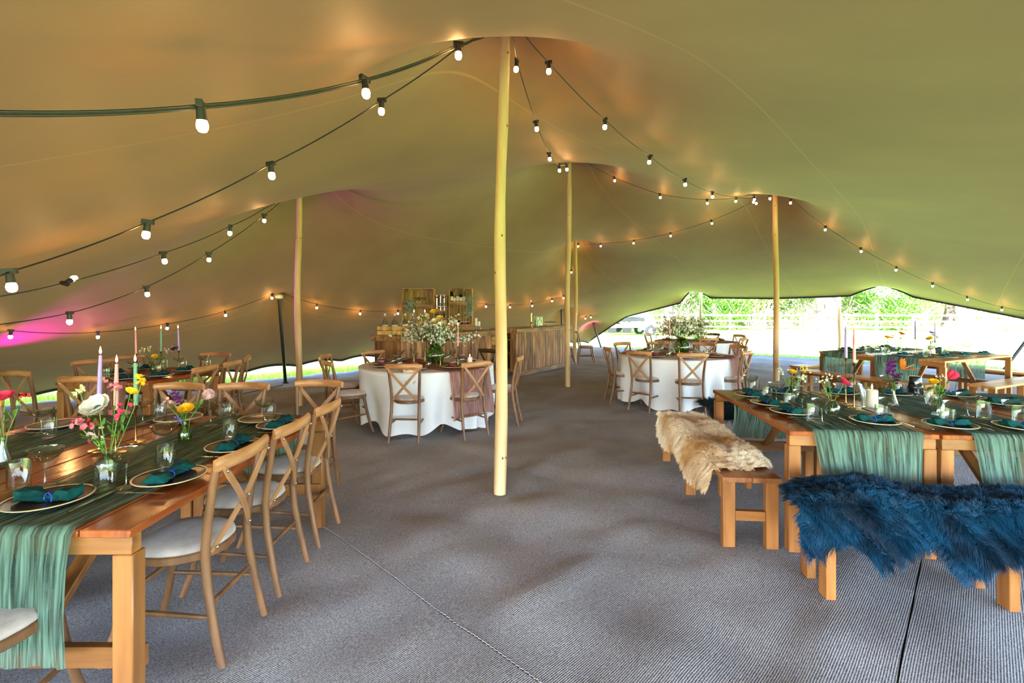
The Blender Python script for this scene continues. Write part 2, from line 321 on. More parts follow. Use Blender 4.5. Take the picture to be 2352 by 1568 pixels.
# ---------------------------------------------------------------- the tent canvas (a stretched membrane over its poles)
TF=(3.1,19.2);TR=(14.4,9.9);TL=(-10.6,4.6);TN=(1.4,-5.1)
PEAKS=[(-.06,3.95,4.22,.22),(-3.35,7.5,4.07,.22),(1.10,9.3,5.17,.22),(1.75,13.1,3.57,.2),(5.55,10.1,4.29,.22),(-4.55,9.35,1.84,.1),(1.7,16.6,1.95,.1),(3.05,18.5,1.17,.1),(12.6,11.2,1.55,.1)]
def build_grid(n):
    u=np.linspace(0,1,n+1); U,V=np.meshgrid(u,u,indexing='ij'); L_,F_,N_,R_=map(np.array,(TL,TF,TN,TR))
    XY=((1-U)*(1-V))[...,None]*L_+(U*(1-V))[...,None]*F_+((1-U)*V)[...,None]*N_+(U*V)[...,None]*R_
    Z=np.full((n+1,n+1),2.2); fx=np.zeros((n+1,n+1),bool)
    Z[:,0]=.07+.20*np.interp(u,[0,.25,.5,.9,1],[.0,.3,1,.9,.2])+.07*np.abs(np.sin(u*PI*19))
    Z[n,:]=np.interp(u,[0,.045,.11,.25,.262,.2855,.309,.32,.45,.585,.603,.635,.667,.68,.80,.93,1.0],[.2,.62,1.20,1.70,1.93,2.30,2.0,1.87,1.82,1.87,2.0,2.18,1.95,1.82,1.35,.80,.5])
    Z[0,:]=np.interp(u,EL[0],EL[1]); Z[:,n]=np.interp(u,ER[0],ER[1])
    fx[0,:]=fx[-1,:]=fx[:,0]=fx[:,-1]=True
    for (x,y,z,r) in PEAKS:
        d=np.hypot(XY[...,0]-x,XY[...,1]-y); m=d<max(r,11.2/n)
        Z[m]=z; fx|=m
    return XY,Z,fx
EL=([0,.45,.56,.66,.75,.9,1],[.1,.15,1.3,1.9,1.8,2.1,2.0]); ER=([0,.1,.25,.4,.55,.7,.85,1],[2.0,2.3,2.0,2.3,2.0,2.3,1.6,.5])
def solve_canvas(n):
    m=n//8; Zp=None
    while True:
        XY,Z,fx=build_grid(m)
        if Zp is not None:
            k=Zp.shape[0]-1; a=np.linspace(0,k,m+1); i0=np.clip(a.astype(int),0,k-1); f=a-i0
            Q=Zp[i0]*(1-f)[:,None]+Zp[i0+1]*f[:,None]; Q=Q[:,i0]*(1-f)+Q[:,i0+1]*f; Z=np.where(fx,Z,Q)
        I,J=np.meshgrid(np.arange(m+1),np.arange(m+1),indexing='ij'); ms=[((I+J)%2==k)&~fx for k in(0,1)]
        for _ in range(150):
            for q in ms:
                A=np.zeros_like(Z); A[1:-1,1:-1]=.25*(Z[2:,1:-1]+Z[:-2,1:-1]+Z[1:-1,2:]+Z[1:-1,:-2]); Z[q]+=(1.9 if m>40 else 1.7)*(A[q]-Z[q])
        if m>=n: return XY,Z
        Zp=Z; m*=2
NC=240
CXY,CZ=solve_canvas(NC)
cx,cyy=CXY[...,0].ravel(),CXY[...,1].ravel(); cz=CZ.ravel()
def canvas_z(x,y):
    k=((cx-x)**2+(cyy-y)**2).argmin(); return cz[k]
def canvas_mesh():
    n=NC; V=np.stack([cx,cyy,cz],1); me=bpy.data.meshes.new('canvas')
    i=np.arange(n)[:,None]*(n+1)+np.arange(n)[None,:]; F=np.stack([i,i+1,i+n+2,i+n+1],-1).reshape(-1,4)
    me.vertices.add(len(V)); me.vertices.foreach_set('co',V.ravel()); me.loops.add(F.size); me.loops.foreach_set('vertex_index',F.ravel().astype(np.int32))
    me.polygons.add(len(F)); me.polygons.foreach_set('loop_start',np.arange(0,F.size,4,dtype=np.int32)); me.update(calc_edges=True)
    uv=me.uv_layers.new(name='UVMap'); U=np.stack([F//(n+1),F%(n+1)],-1).reshape(-1,2)/n; uv.data.foreach_set('uv',U.ravel())
    me.materials.append(canvas_mat()); me.shade_smooth(); return me
tent=link('ceiling',canvas_mesh()); tent['kind']='structure'
def edge_pts(which):
    n=NC
    ix={'back_left':[(i,0) for i in range(n+1)],'back_right':[(n,j) for j in range(n+1)],'front_left':[(0,j) for j in range(n+1)],'front_right':[(i,n) for i in range(n+1)]}[which]
    return [(CXY[a][0],CXY[a][1],CZ[a]) for a in ix]
for k,w in enumerate(('back_left','back_right','front_left','front_right')):
    mb=MB(); P=edge_pts(w); mb.tube([(x,y,z-.012) for x,y,z in P],.028,6,flat=1.0); o=link('trim_%d'%(k+1),mb.mesh('edge_binding',M['trim'])); o['kind']='structure'
# ---------------------------------------------------------------- ground: lawn and carpet strips
mb=MB(); mb.grid(60,60,lambda u,v:((u-.5)*150,(v-.5)*150+20,-.06)); lw=link('lawn',mb.mesh('lawn',lawn_mat())); lw['kind']='structure'
A_=np.array((.722,-.692)); B_=np.array((.692,.722))
QUAD=[np.array(p) for p in (TL,TN,TR,TF)]
def wrinkle(x,y):
    a=.722*x-.692*y; b=.692*x+.722*y
    w=np.sin((a+.5*vn(a*.6,b*.5,3))*1.0)*0
    w=.030*(vn(a*.9+b*.4,b*2.6,1)-.5)+.036*(vn(a*3.0+9,b*1.8+a*.5,2)-.5)+.020*(vn(a*6.5+b,b*4.5,4)-.5)
    # two long pressed folds in the foreground
    for (bx,by,ex,ey,wd,hh) in ((-.05,2.4,1.0,3.45,.05,.022),(.95,1.75,2.2,3.0,.05,.022)):
        dx,dy=ex-bx,ey-by; L=math.hypot(dx,dy); t=((x-bx)*dx+(y-by)*dy)/L/L; d=((x-bx)*-dy+(y-by)*dx)/L+.05*np.sin(t*7)
        w=w+hh*np.exp(-(d/wd)**2)*np.clip(np.minimum(t,1-t)*6+.3,0,1)
    return w-.018
def clip_row(b,lo=-99,hi=99):
    xs=[]
    for i in range(4):
        p,q=QUAD[i],QUAD[(i+1)%4]; bp,bq=B_@p,B_@q
        if (bp-b)*(bq-b)<0:
            t=(b-bp)/(bq-bp); xs.append(A_@(p+(q-p)*t))
    if len(xs)<2: return None
    a0,a1=max(min(xs),lo),min(max(xs),hi)
    return (a0,a1) if a1>a0+.01 else None
CARP=[carpet_mat(math.radians(45)),carpet_mat(math.radians(-40))]
floor_root=link('floor',None); floor_root['kind']='structure'
def strip(b0,b1,lo,hi,mt,gap=.004):
    rows=[b for b in np.arange(b0+gap,b1-gap+.0001,.09)]+[b1-gap]
    R=[(b,clip_row(b,lo,hi)) for b in rows]; R=[r for r in R if r[1]]
    if len(R)<2: return
    n=max(4,int(max(r[1][1]-r[1][0] for r in R)/.09)); V=[]
    for b,(a0,a1) in R:
        a=np.linspace(a0+gap,a1-gap,n+1); P=a[:,None]*A_+b*B_; V.append(np.stack([P[:,0],P[:,1],wrinkle(P[:,0],P[:,1])],1))
    V=np.concatenate(V); m=len(R); mb=MB(); F=[(i*(n+1)+j,i*(n+1)+j+1,(i+1)*(n+1)+j+1,(i+1)*(n+1)+j) for i in range(m-1) for j in range(n)]
    # edge skirt gives the strip its thickness
    rim=[j for j in range(n+1)]+[i*(n+1)+n for i in range(1,m)]+[(m-1)*(n+1)+j for j in range(n-1,-1,-1)]+[i*(n+1) for i in range(m-2,0,-1)]
    k0=len(V); sk=V[rim].copy(); sk[:,2]-=.03; V=np.concatenate([V,sk]); L=len(rim)
    F+=[(rim[q],k0+q,k0+(q+1)%L,rim[(q+1)%L]) for q in range(L)]
    mb.v=[tuple(p) for p in V]; mb.f=F; link('carpet_strip',mb.mesh('carpet_strip',mt,True,1.2),floor_root)
b=1.48-1.83*4
while b<18:
    strip(b,b+1.83,-99,-.215,CARP[0]); b+=1.83
b=2.4-1.83*5
while b<18:
    strip(b,b+1.83,-.215,99,CARP[0]); b+=1.83
# stitched seam threads
mb=MB(); bb=1.478
for k in range(220):
    a=-6+k*.026; p=A_*a+B_*bb; q=A_*(a+.018)+B_*(bb+.006); z=float(wrinkle(p[0],p[1])); mb.tube([(p[0],p[1],z+.002),(q[0],q[1],z+.002)],.0013,4)
link('seam_stitching',mb.mesh('seam_stitching',M['stitch']),floor_root)['kind']='stuff'
# grass blades along the visible tent edges
def blades(name,lab,line0,line1,wid,n,h=.07):
    mb=MB(); l0=np.array(line0);l1=np.array(line1); d=(l1-l0)/np.linalg.norm(l1-l0); nn=np.array((-d[1],d[0]))
    for k in range(n):
        t=RNG.random(); s=wid*RNG.random()**1.3; p=l0+(l1-l0)*t+nn*s; a=RNG.random()*6.28; w=.004; hh=h*(.6+.8*RNG.random()); lx,ly=RNG.normal(0,.02,2)
        mb.add([(p[0]-w*math.cos(a),p[1]-w*math.sin(a),-.06),(p[0]+w*math.cos(a),p[1]+w*math.sin(a),-.06),(p[0]+lx,p[1]+ly,-.06+hh)],[(0,1,2)])
    o=link(name,mb.mesh(name,M['grass'],False)); tag(o,lab,'grass',None,'stuff')
blades('grass','long green grass under the lifted edge of the tent, left',(-10.2,5.1),(-3.6,12.1),.9,16000,.13)
blades('grass','mown green grass beside the carpet edge, right back',(12.2,11.5),(3.6,18.9),-1.2,9000,.06)
# ---------------------------------------------------------------- poles
def pole(P,r0,r1,label,knots=5,seed=0,sub=14):
    rr=random.Random(seed); P=[Vector(p) for p in P]; a,b=P[0],P[-1]; pts=[];R=[]
    for i in range(sub+1):
        t=i/sub; p=a.lerp(b,t); wob=.02*math.sin(t*7+seed)*math.sin(t*PI); pts.append((p.x+wob,p.y+wob*.6,p.z)); R.append(r0+(r1-r0)*t+rr.uniform(-.0025,.003))
    mb=MB(); mb.tube(pts,R,14); me=mb.mesh('shaft',M['pole']); ks=[]
    for k in range(knots):
        i=rr.randrange(1,sub-1); ang=rr.uniform(-2.6,-.5); c=Vector(pts[i])+Vector((math.cos(ang),math.sin(ang),0))*(R[i]-.002)
        kb=MB(); kb.ball((c.x-a.x,c.y-a.y,c.z),.008,8,5,(1,1,1.4)); ks.append(('knot',kb.mesh('knot',M['knot'])))
    for v in me.vertices: v.co.x-=a.x; v.co.y-=a.y
    inst('tent_pole',[('shaft',me,{'sub':ks})],label,'pole',(a.x,a.y,0),0,'peeled timber poles holding up the tent')
def top(x,y): return float(canvas_z(x,y))-.02
pole([(-.10,3.91,-.01),(-.06,3.95,PEAKS[0][2]-.03)],.052,.040,'thick peeled timber pole in the middle of the picture, nearest the camera',6,1)
pole([(-3.30,7.43,-.01),(-3.35,7.5,PEAKS[1][2]-.03)],.052,.040,'peeled timber pole left of the clothed round table by the bar',3,2)
pole([(1.07,9.22,-.01),(1.10,9.3,PEAKS[2][2]-.03)],.052,.045,'tall peeled timber pole standing at the right end of the bar counter',6,3)
pole([(1.70,13.0,-.01),(1.75,13.1,PEAKS[3][2]-.03)],.052,.045,'thin far timber pole just right of the bar counter, behind another pole',3,4)
pole([(5.52,10.0,-.01),(5.55,10.1,PEAKS[4][2]-.03)],.058,.050,'peeled timber pole between the round tables and the open right side',5,5)
def zat(x,y): return float(canvas_z(x,y))
pole([(9.75,14.25,-.06),(9.72,14.22,zat(9.6,14.1)+.02)],.05,.045,'thin timber side pole outside, under the right arch of the tent edge',3,6)
pole([(6.62,16.72,-.06),(6.55,16.62,zat(6.5,16.5)+.02)],.05,.045,'thin timber side pole outside, under the left arch of the tent edge',3,7)
def prop(a,b,label):
    a=Vector(a);b=Vector(b); m1=MB(); m1.tube([(0,0,0),(b-a)],.032,12); m2=MB(); m2.lathe([(.03,0),(.075,.02),(.08,.07),(.05,.1),(0,.11)],14,(b-a)-Vector((0,0,.09))); m3=MB(); m3.lathe([(.06,0),(.06,.02),(.04,.03)],12)
    inst('prop_pole',[('shaft',m1.mesh('shaft',M['blackpole'])),('cap',m2.mesh('cap',M['cap'])),('foot',m3.mesh('foot',M['black']))],label,'pole',a,0,'black prop poles at the tent edge')
prop((-4.54,9.6,0),(-4.55,9.35,1.77),'black leaning prop pole on the left, between the tables and tent edge')
prop((1.75,16.5,0),(1.7,16.6,1.93),'black prop pole rising behind the right end of the bar')
prop((3.43,18.45,0),(3.06,18.5,1.15),'short black leaning prop pole at the far corner beside the grass')
prop((11.9,11.6,0),(12.62,11.2,1.53),'black leaning prop pole at the far right edge, beside the far tables')
# ---------------------------------------------------------------- festoon strings
_s=MB(); _s.tube([(0,0,0),(0,0,-.05)],[.016,.018],10); _s.box((0,0,.006),(.06,.022,.026)); SOCK=_s.mesh('socket',M['black'])
_s=MB(); _s.lathe([(.010,-.042),(.017,-.052),(.0205,-.066),(.0195,-.079),(.013,-.090),(0,-.094)],12); BULBM=_s.mesh('bulb',M['bulb'])
def ray_canvas(px,py,back=.16):
    Y=.8
    while Y<21:
        X=(px-1176)/FPX*Y; z=1.5-(py-708)/FPX*Y
        if z>canvas_z(X,Y)-.03: break
        Y+=.06
    Y=max(.8,Y-back); return Vector(((px-1176)/FPX*Y,Y,1.5-(py-708)/FPX*Y))
def festoon(label,pts,double=False,anchor=None,sag=.02):
    """pts: (px,py,isbulb[,Y]) along the string as measured on the photograph; each is put just under the canvas"""
    P=[];B=[]
    if anchor: P.append(Vector((anchor[0],anchor[1],float(canvas_z(*anchor))-.03))); B.append(0)
    for q in pts:
        px,py,b=q[:3]
        if len(q)>3: Y=q[3]; p=Vector(((px-1176)/FPX*Y,Y,1.5-(py-708)/FPX*Y))
        else:
            p=ray_canvas(px,py)
        # real positions stay under the cloth
        P.append(p); B.append(b)
    root=P[0].copy(); pts3=[]
    for i in range(len(P)-1):
        a,b=P[i],P[i+1]; L=(b-a).length
        for k in range(8):
            t=k/8; p=a.lerp(b,t); p.z-=4*t*(1-t)*sag*L; pts3.append(p-root)
    pts3.append(P[-1]-root)
    mb=MB(); mb.tube([p+Vector((0,0,.004)) for p in pts3],.0045,6)
    if double: mb.tube([p+Vector((0,.004,-.005)) for p in pts3],.0045,6)
    r=link('festoon_string',None,None,root); tag(r,label,'string lights','festoon bulb strings under the canvas'); link('cable',mb.mesh('cable',M['black']),r)
    for p,b in zip(P,B):
        if not b: continue
        s=link('socket',SOCK,r,p-root,(random.uniform(-.15,.15),random.uniform(-.15,.15),random.uniform(0,3)));
        if b==2: s.rotation_euler=(2.2,.3,0)
        link('bulb',BULBM,s)
festoon('festoon string from the central pole to the upper left edge, uppermost',[(-60,258,0,1.35),(461,244,1,1.75),(838,184,1,2.35),(1053,103,1,2.85),(1085,92,0,3.1),(1150,60,0,3.7)],True,(-3.2,.95))
festoon('festoon string from the central pole down to the middle left edge',[(-60,655,0,2.0),(22,626,1,2.25),(339,512,1,2.75),(622,378,1,3.0),(877,232,1,3.15),(1050,112,0,3.1),(1090,88,0,3.3)],False,(-4.6,1.6))
festoon('festoon string from the left pole, upper of the pair running left',[(-40,688,0,3.2),(150,650,2,3.6),(375,582,1,4.2),(529,520,1,4.9),(606,480,0,5.5),(650,455,0,6.0)],False,(-6.9,3.0))
festoon('festoon string from the left pole dipping across the magenta glow',[(-40,750,0,3.6),(160,720,1,4.0),(336,660,1,4.7),(480,582,1,5.3),(607,494,1,5.9),(637,470,0,6.2),(655,452,0,6.6)],False,(-7.3,3.6))
festoon('festoon string running low along the back canvas to the bar',[(-60,763,0,5.0),(25,760,1),(225,763,1),(385,744,1),(517,715,1),(625,676,1,9.0),(640,670,0,9.2),(728,699,1),(828,713,1),(914,713,1),(975,705,0),(1060,690,0),(1117,698,1),(1172,700,1),(1222,697,1),(1268,686,1),(1288,682,0),(1294,679,1),(1301,694,1),(1324,716,1),(1345,727,1),(1357,724,1),(1364,726,0)],False,(-7.6,4.4))
festoon('festoon string from the central pole down to the pole by the bar',[(1176,70,0,3.75),(1187,140,1,4.1),(1231,281,1,4.9),(1261,353,1,5.9),(1284,380,1,6.6),(1301,378,1,7.0),(1310,372,0,7.4)])
festoon('festoon string from the central pole to the right-hand pole, uppermost',[(1200,76,0,3.8),(1260,145,1,4.05),(1390,276,1,4.7),(1493,359,1,5.6),(1573,413,1,6.6),(1636,442,1,7.6),(1690,452,0,8.4),(1732,450,1,9.0),(1770,442,0,9.4)])
festoon('festoon string sagging from the pole by the bar to the right-hand pole',[(1335,366,0,9.0),(1411,407,1),(1515,446,1),(1624,459,1),(1691,454,1),(1730,456,1,9.4),(1768,448,1,9.4)])
festoon('festoon string from the right-hand pole down to the far thin pole',[(1765,449,0,9.5),(1737,459,1,9.6),(1634,506,1),(1540,535,1),(1456,552,1),(1380,559,1),(1328,560,1),(1316,560,0),(1312,620,1)])
festoon('festoon string from the right-hand pole to the right edge of the tent',[(1800,449,0,9.4),(1816,458,1,9.4),(1822,460,0,9.5),(1896,520,1),(1977,570,1),(2059,613,1),(2142,650,1),(2221,681,1),(2301,705,1),(2380,718,0)])
# ---------------------------------------------------------------- chairs
def chair_parts(wood,rail,brace):
    H={}; P=[]
    def leg(pts,R):
        mb=MB(); mb.tube(pts,R,10); return mb.mesh('leg',wood)
    for s in(-1,1):
        P.append(('leg',leg([(s*.192,-.275,0),(s*.186,-.235,.16),(s*.178,-.2,.34),(s*.176,-.19,.46),(s*.182,-.205,.6),(s*.194,-.232,.74),(s*.203,-.255,.835)],[.0165,.0185,.0195,.0195,.019,.018,.0165])))
        P.append(('leg',leg([(s*.158,.135,.435),(s*.165,.16,.3),(s*.178,.2,.13),(s*.196,.245,0)],[.0195,.018,.0165,.015])))
    mb=MB(); pts=[];R=[]
    for i in range(17):
        t=-1+i/8; pts.append((t*.232,-.262-.045*(1-t*t),.848+.006*(1-t*t))); R.append(.031 if abs(t)<.97 else .026)
    mb.tube(pts,R,12,flat=1.0,ref=(0,0,1))
    for k,v in enumerate(mb.v):  # flatten front to back
        t=max(-1,min(1,v[0]/.232)); yc=-.262-.045*(1-t*t); mb.v[k]=(v[0],yc+(v[1]-yc)*.52,v[2])
    P.append(('back_rail',mb.mesh('back_rail',rail)))
    for s in(-1,1):
        mb=MB(); a=Vector((s*.205,-.29,.832)); b=Vector((-s*.158,-.212,.462)); n=10; V=[];F=[]
        for i in range(n+1):
            t=i/n; p=a.lerp(b,t)+Vector((0,-.022*math.sin(PI*t)+(.009 if s>0 else -.001),0)); d=(b-a).normalized(); sd=d.cross(Vector((0,1,0))).normalized()
            w=.0155*(1 if 0<i<n else .6)
            for (q,r) in((-1,-1),(1,-1),(1,1),(-1,1)): V.append(p+sd*w*q+Vector((0,.0042*r,0)))
        for i in range(n):
            for k in range(4): F.append((i*4+k,i*4+(k+1)%4,(i+1)*4+(k+1)%4,(i+1)*4+k))
        F+= [(3,2,1,0),(n*4,n*4+1,n*4+2,n*4+3)]; mb.add(V,F); me=mb.mesh('cross_brace',brace); bs=[]
        for t in(.045,.5,.955) if s>0 else (.045,.955):
            p=a.lerp(b,t)+Vector((0,-.022*math.sin(PI*t)-.006,0)); m2=MB(); m2.lathe([(.008,0),(.008,.003),(.004,.006),(0,.0065)],10,p,Matrix.Rotation(PI/2,3,'X')); bs.append(('bolt',m2.mesh('bolt',M['bolt'])))
        P.append(('cross_brace',me,{'sub':bs}))
    def outline(t,k=1.0):
        c,s=math.cos(t),math.sin(t); e=2/2.7
        x=.205*math.copysign(abs(c)**e,c)*k; y=.2*math.copysign(abs(s)**e,s)*k
        if y<0: x*=1-.28*(-y/.2)**1.5
        return x,y
    def ring(zs):
        V=[];n=32
        for k,z in zs: V+=[(outline(2*PI*i/n,k)[0],outline(2*PI*i/n,k)[1]-.005,z) for i in range(n)]
        F=[(j*n+i,j*n+(i+1)%n,(j+1)*n+(i+1)%n,(j+1)*n+i) for j in range(len(zs)-1) for i in range(n)]
        F.append(tuple(range(n))[::-1]); F.append(tuple(range((len(zs)-1)*n,len(zs)*n))); return V,F
    mb=MB(); mb.add(*ring([(.96,.418),(1.0,.424),(1.0,.45),(.97,.455)])); P.append(('seat_frame',mb.mesh('seat_frame',wood)))
    mb=MB(); mb.add(*ring([(.93,.454),(.985,.463),(.97,.476),(.85,.488),(.5,.495),(.1,.497)])); P.append(('seat_pad',mb.mesh('seat_pad',M['pad'],True,1.4)))
    def st(a,b):
        a=Vector(a);b=Vector(b); mb=MB(); mb.tube([a.lerp(b,t) for t in(0,.15,.5,.85,1)],[.007,.0105,.012,.0105,.007],8); return ('stretcher',mb.mesh('stretcher',wood))
    P+= [st((-.183,-.218,.2),(-.168,.182,.22)),st((.183,-.218,.2),(.168,.182,.22)),st((-.18,-.21,.25),(.18,-.21,.25)),st((-.162,.155,.29),(.162,.155,.29))]
    return P
CH=chair_parts(M['chair'],M['rail'],M['brace']); CHD=chair_parts(M['chair_dark'],M['chair_dark'],M['chair_dark'])
def chair(x,y,face,label,group,parts=None,z=.004):
    "face: heading of the sitter in degrees, 0 = +x, 90 = away from the camera"
    return inst('dining_chair',parts or CH,label,'chair',(x,y,z),math.radians(face-90),group,(.89,.97,1))
# ---------------------------------------------------------------- tables and benches
def trestle(L,Wd,top=None,np_=5,woodleg=None,H=.75,legt=.072):
    top=top or M['top']; wl=M['pine']; wx=M['pine_x']; P=[]; w=Wd/np_
    me=MB().box((0,0,0),(w-.005,L,.028),None,.003).mesh('plank',top)
    P+= [('plank',me,(w*(k-(np_-1)/2),0,H-.014)) for k in range(np_)]
    lh=H-.028-.065; lg=MB().box((0,0,lh/2),(legt,.06,lh)).mesh('leg',wl)
    cb=MB().box((0,0,0),(Wd-.02,.045,.065)).mesh('crossbar',wx); lo=MB().box((0,0,0),(Wd-.02,.03,.075)).mesh('lower_bar',wx)
    for s in(-1,1):
        for q in(-1,1): P.append(('leg',lg,(q*(Wd/2-legt/2-.005),s*(L/2-.045),0)))
        P.append(('crossbar',cb,(0,s*(L/2-.04),H-.028-.0325))); P.append(('lower_bar',lo,(0,s*(L/2-.08),.27)))
        mb=MB(); mb.beam((0,s*(L/2-.12),.29),(0,s*(L/2-.55),H-.05),.06,.03); P.append(('brace',mb.mesh('brace',wl),(0,0,0)))
        mb=MB(); mb.box((0,0,0),(.07,L/2-.12,.03)); P.append(('batten',mb.mesh('batten',wl),(s*(Wd/2-.12),0,H-.045)))
    return P
def bench_parts(L,Wd,topm,H=.45):
    P=[]; me=MB().box((0,0,0),(Wd/2-.003,L,.032),None,.003).mesh('plank',topm)
    P+= [('plank',me,(s*Wd/4,0,H-.016)) for s in(-1,1)]
    lg=MB().box((0,0,(H-.032)/2),(.075,.05,H-.032)).mesh('leg',M['pine']); cb=MB().box((0,0,0),(Wd-.18,.035,.06)).mesh('crossbar',M['pine_x'])
    for y in(-L/2+.05,0,L/2-.05):
        for s in(-1,1): P.append(('leg',lg,(s*(Wd/2-.05),y,0)))
        P.append(('crossbar',cb,(0,y,.2)))
    rl=MB().box((0,0,0),(.03,L-.1,.05)).mesh('under_rail',M['pine'])
    P.append(('under_rail',rl,(0,0,H-.06)))
    return P
def place(name,parts,label,cat,loc,rot,group=None):
    r=link(name,None,None,loc,(0,0,rot)); tag(r,label,cat,group)
    for nm,me,p in parts: link(nm,me,r,p)
    return r
# ---------------------------------------------------------------- draped cloth strips
def rect_drape(mat_,L,Wd,hang0,hang1,H=.752,seed=0,wave=.012,edge=.02,nw=46,step=.022,wob=.03):
    """strip running along local y over a top of length L, hanging hang0 at -y and hang1 at +y"""
    tot=L+hang0+hang1; ns=int(tot/step); V=[]
    S=np.linspace(-hang0,L+hang1,ns+1); Tt=np.linspace(-.5,.5,nw+1)
    for s in S:
        wv=wob*(vn(s*2.5,0,seed)-.5)*2; wd=Wd*(1+.12*(vn(s*1.6,3,seed+1)-.5))
        for t in Tt:
            x=t*wd+wv; r=(vn(t*24,s*1.6,seed+2)-.5)*2; r2=(vn(t*60,s*4,seed+5)-.5)
            if s<0:
                e=-s; V.append((x*(1-.10*min(1,e/.3)),-L/2-.012-.05*min(e,.12)-r*wave*1.3*min(1,e*8),H-e*.995+.004))
            elif s>L:
                e=s-L; V.append((x*(1-.10*min(1,e/.3)),L/2+.012+.05*min(e,.12)+r*wave*1.3*min(1,e*8),H-e*.995+.004))
            else:
                V.append((x,s-L/2,H+.004+wave*.5*(r+1)*.5+.003*(r2+.5)))
    mb=MB(); n=nw+1; mb.v=V; mb.f=[(i*n+j,i*n+j+1,(i+1)*n+j+1,(i+1)*n+j) for i in range(ns) for j in range(nw)]
    me=mb.mesh('cloth_runner',mat_,True,3); uv=me.uv_layers.new(name='UVMap')
    for lp in me.loops:
        i,j=divmod(lp.vertex_index,n); uv.data[lp.index].uv=(j/nw*Wd/.5,i/ns*tot)
    return me
def round_drape(mat_,R,Wd,hang,seed=0,H=.756,direction=0,both=True):
    d=Vector((math.cos(direction),math.sin(direction))); nrm=Vector((-d.y,d.x)); nw=30; V=[];ns=90; S=np.linspace(-(R+(hang if both else -.05)),R+hang,ns+1)
    for s in S:
        for t in np.linspace(-.5,.5,nw+1):
            tt=t*Wd+.015*math.sin(s*6); c=math.sqrt(max(0,R*R-tt*tt)); r=(vn(t*14,s*2,seed)-.5)
            if abs(s)<=c: p=d*s+nrm*tt; z=H+.004*(r+.5)
            else:
                e=abs(s)-c; out=.03+.10*min(e,.5)+.02*r+.008; p=(d*math.copysign(c,s)+nrm*tt); p=p*(1+out/max(p.length,.01)); z=H-e
            V.append((p.x,p.y,z))
    mb=MB(); n=nw+1; mb.v=V; mb.f=[(i*n+j,i*n+j+1,(i+1)*n+j+1,(i+1)*n+j) for i in range(ns) for j in range(nw)]
    me=mb.mesh('table_runner',mat_,True,3); uv=me.uv_layers.new(name='UVMap')
    for lp in me.loops:
        i,j=divmod(lp.vertex_index,n); uv.data[lp.index].uv=(j/nw,i/ns*2.4)
    return me
def round_cloth(R,seed,hem=.05):
    V=[(0,0,.752)];F=[];n=192; lv=[]
    for r in(.3,.6,.85,.97): lv.append([(R*r*math.cos(2*PI*k/n),R*r*math.sin(2*PI*k/n),.752) for k in range(n)])
    for q in range(17):
        e=q/16; ring=[]
        for k in range(n):
            a=2*PI*k/n; f=vn(np.float64((a*3.1+seed)%100),np.float64(.5),seed); f2=math.sin(a*15+3*math.sin(a*2+seed)); amp=min(1,e*1.6)
            rr=R+.012-e*.05+amp*(.055*f2*(.5+float(f))+.06*(float(f)-.5)); hz=hem+.05*math.sin(a*5+seed)+.03*math.sin(a*11+seed*2)
            ring.append((rr*math.cos(a),rr*math.sin(a),.752-.012*min(1,e*8)-(.74-hz)*e))
        lv.append(ring)
    for r in lv: V+=r
    F=[(0,1+k,1+(k+1)%n) for k in range(n)]+[(1+j*n+k,1+(j+1)*n+k,1+(j+1)*n+(k+1)%n,1+j*n+(k+1)%n) for j in range(len(lv)-1) for k in range(n)]
    mb=MB(); mb.add(V,F); return mb.mesh('tablecloth',M['cloth'],True,3)
# ---------------------------------------------------------------- tableware
def lathe_mesh(name,prof,mt,n=20,cap=True): mb=MB(); mb.lathe(prof,n,cap=cap); return mb.mesh(name,mt,True,.9)
PL=[('dish',lathe_mesh('dish',[(.0,.0),(.075,.0),(.085,.004),(.128,.016),(.134,.02),(.128,.019),(.085,.009),(0,.007)],M['plate'],32)),('rim',lathe_mesh('rim',[(.130,.0168),(.1365,.0195),(.1375,.0225),(.134,.0235),(.130,.0215)],M['platerim'],32,False))]
COUPE=[('bowl',lathe_mesh('bowl',[(.004,.098),(.02,.104),(.042,.118),(.056,.135),(.060,.156),(.0575,.157),(.054,.137),(.04,.121),(.018,.108),(0,.105)],M['glass'],24)),('stem',lathe_mesh('stem',[(.0,.0),(.036,.0),(.036,.002),(.01,.007),(.0045,.02),(.004,.07),(.006,.1),(0,.102)],M['glass'],16))]
MART=[('bowl',lathe_mesh('bowl',[(.003,.10),(.056,.175),(.0545,.176),(.0,.104)],M['glass'],20)),('stem',lathe_mesh('stem',[(0,0),(.034,0),(.034,.002),(.006,.006),(.004,.03),(.004,.1),(0,.102)],M['glass'],12))]
TUMB=lathe_mesh('tumbler',[(0,.0),(.034,.0),(.037,.004),(.038,.115),(.0355,.115),(.034,.012),(0,.010)],M['glass'],24)
BALLG=lathe_mesh('stemless_glass',[(0,0),(.022,0),(.034,.015),(.04,.04),(.036,.07),(.028,.09),(.0265,.09),(.0345,.07),(.038,.04),(.03,.016),(0,.006)],M['glass'],16)
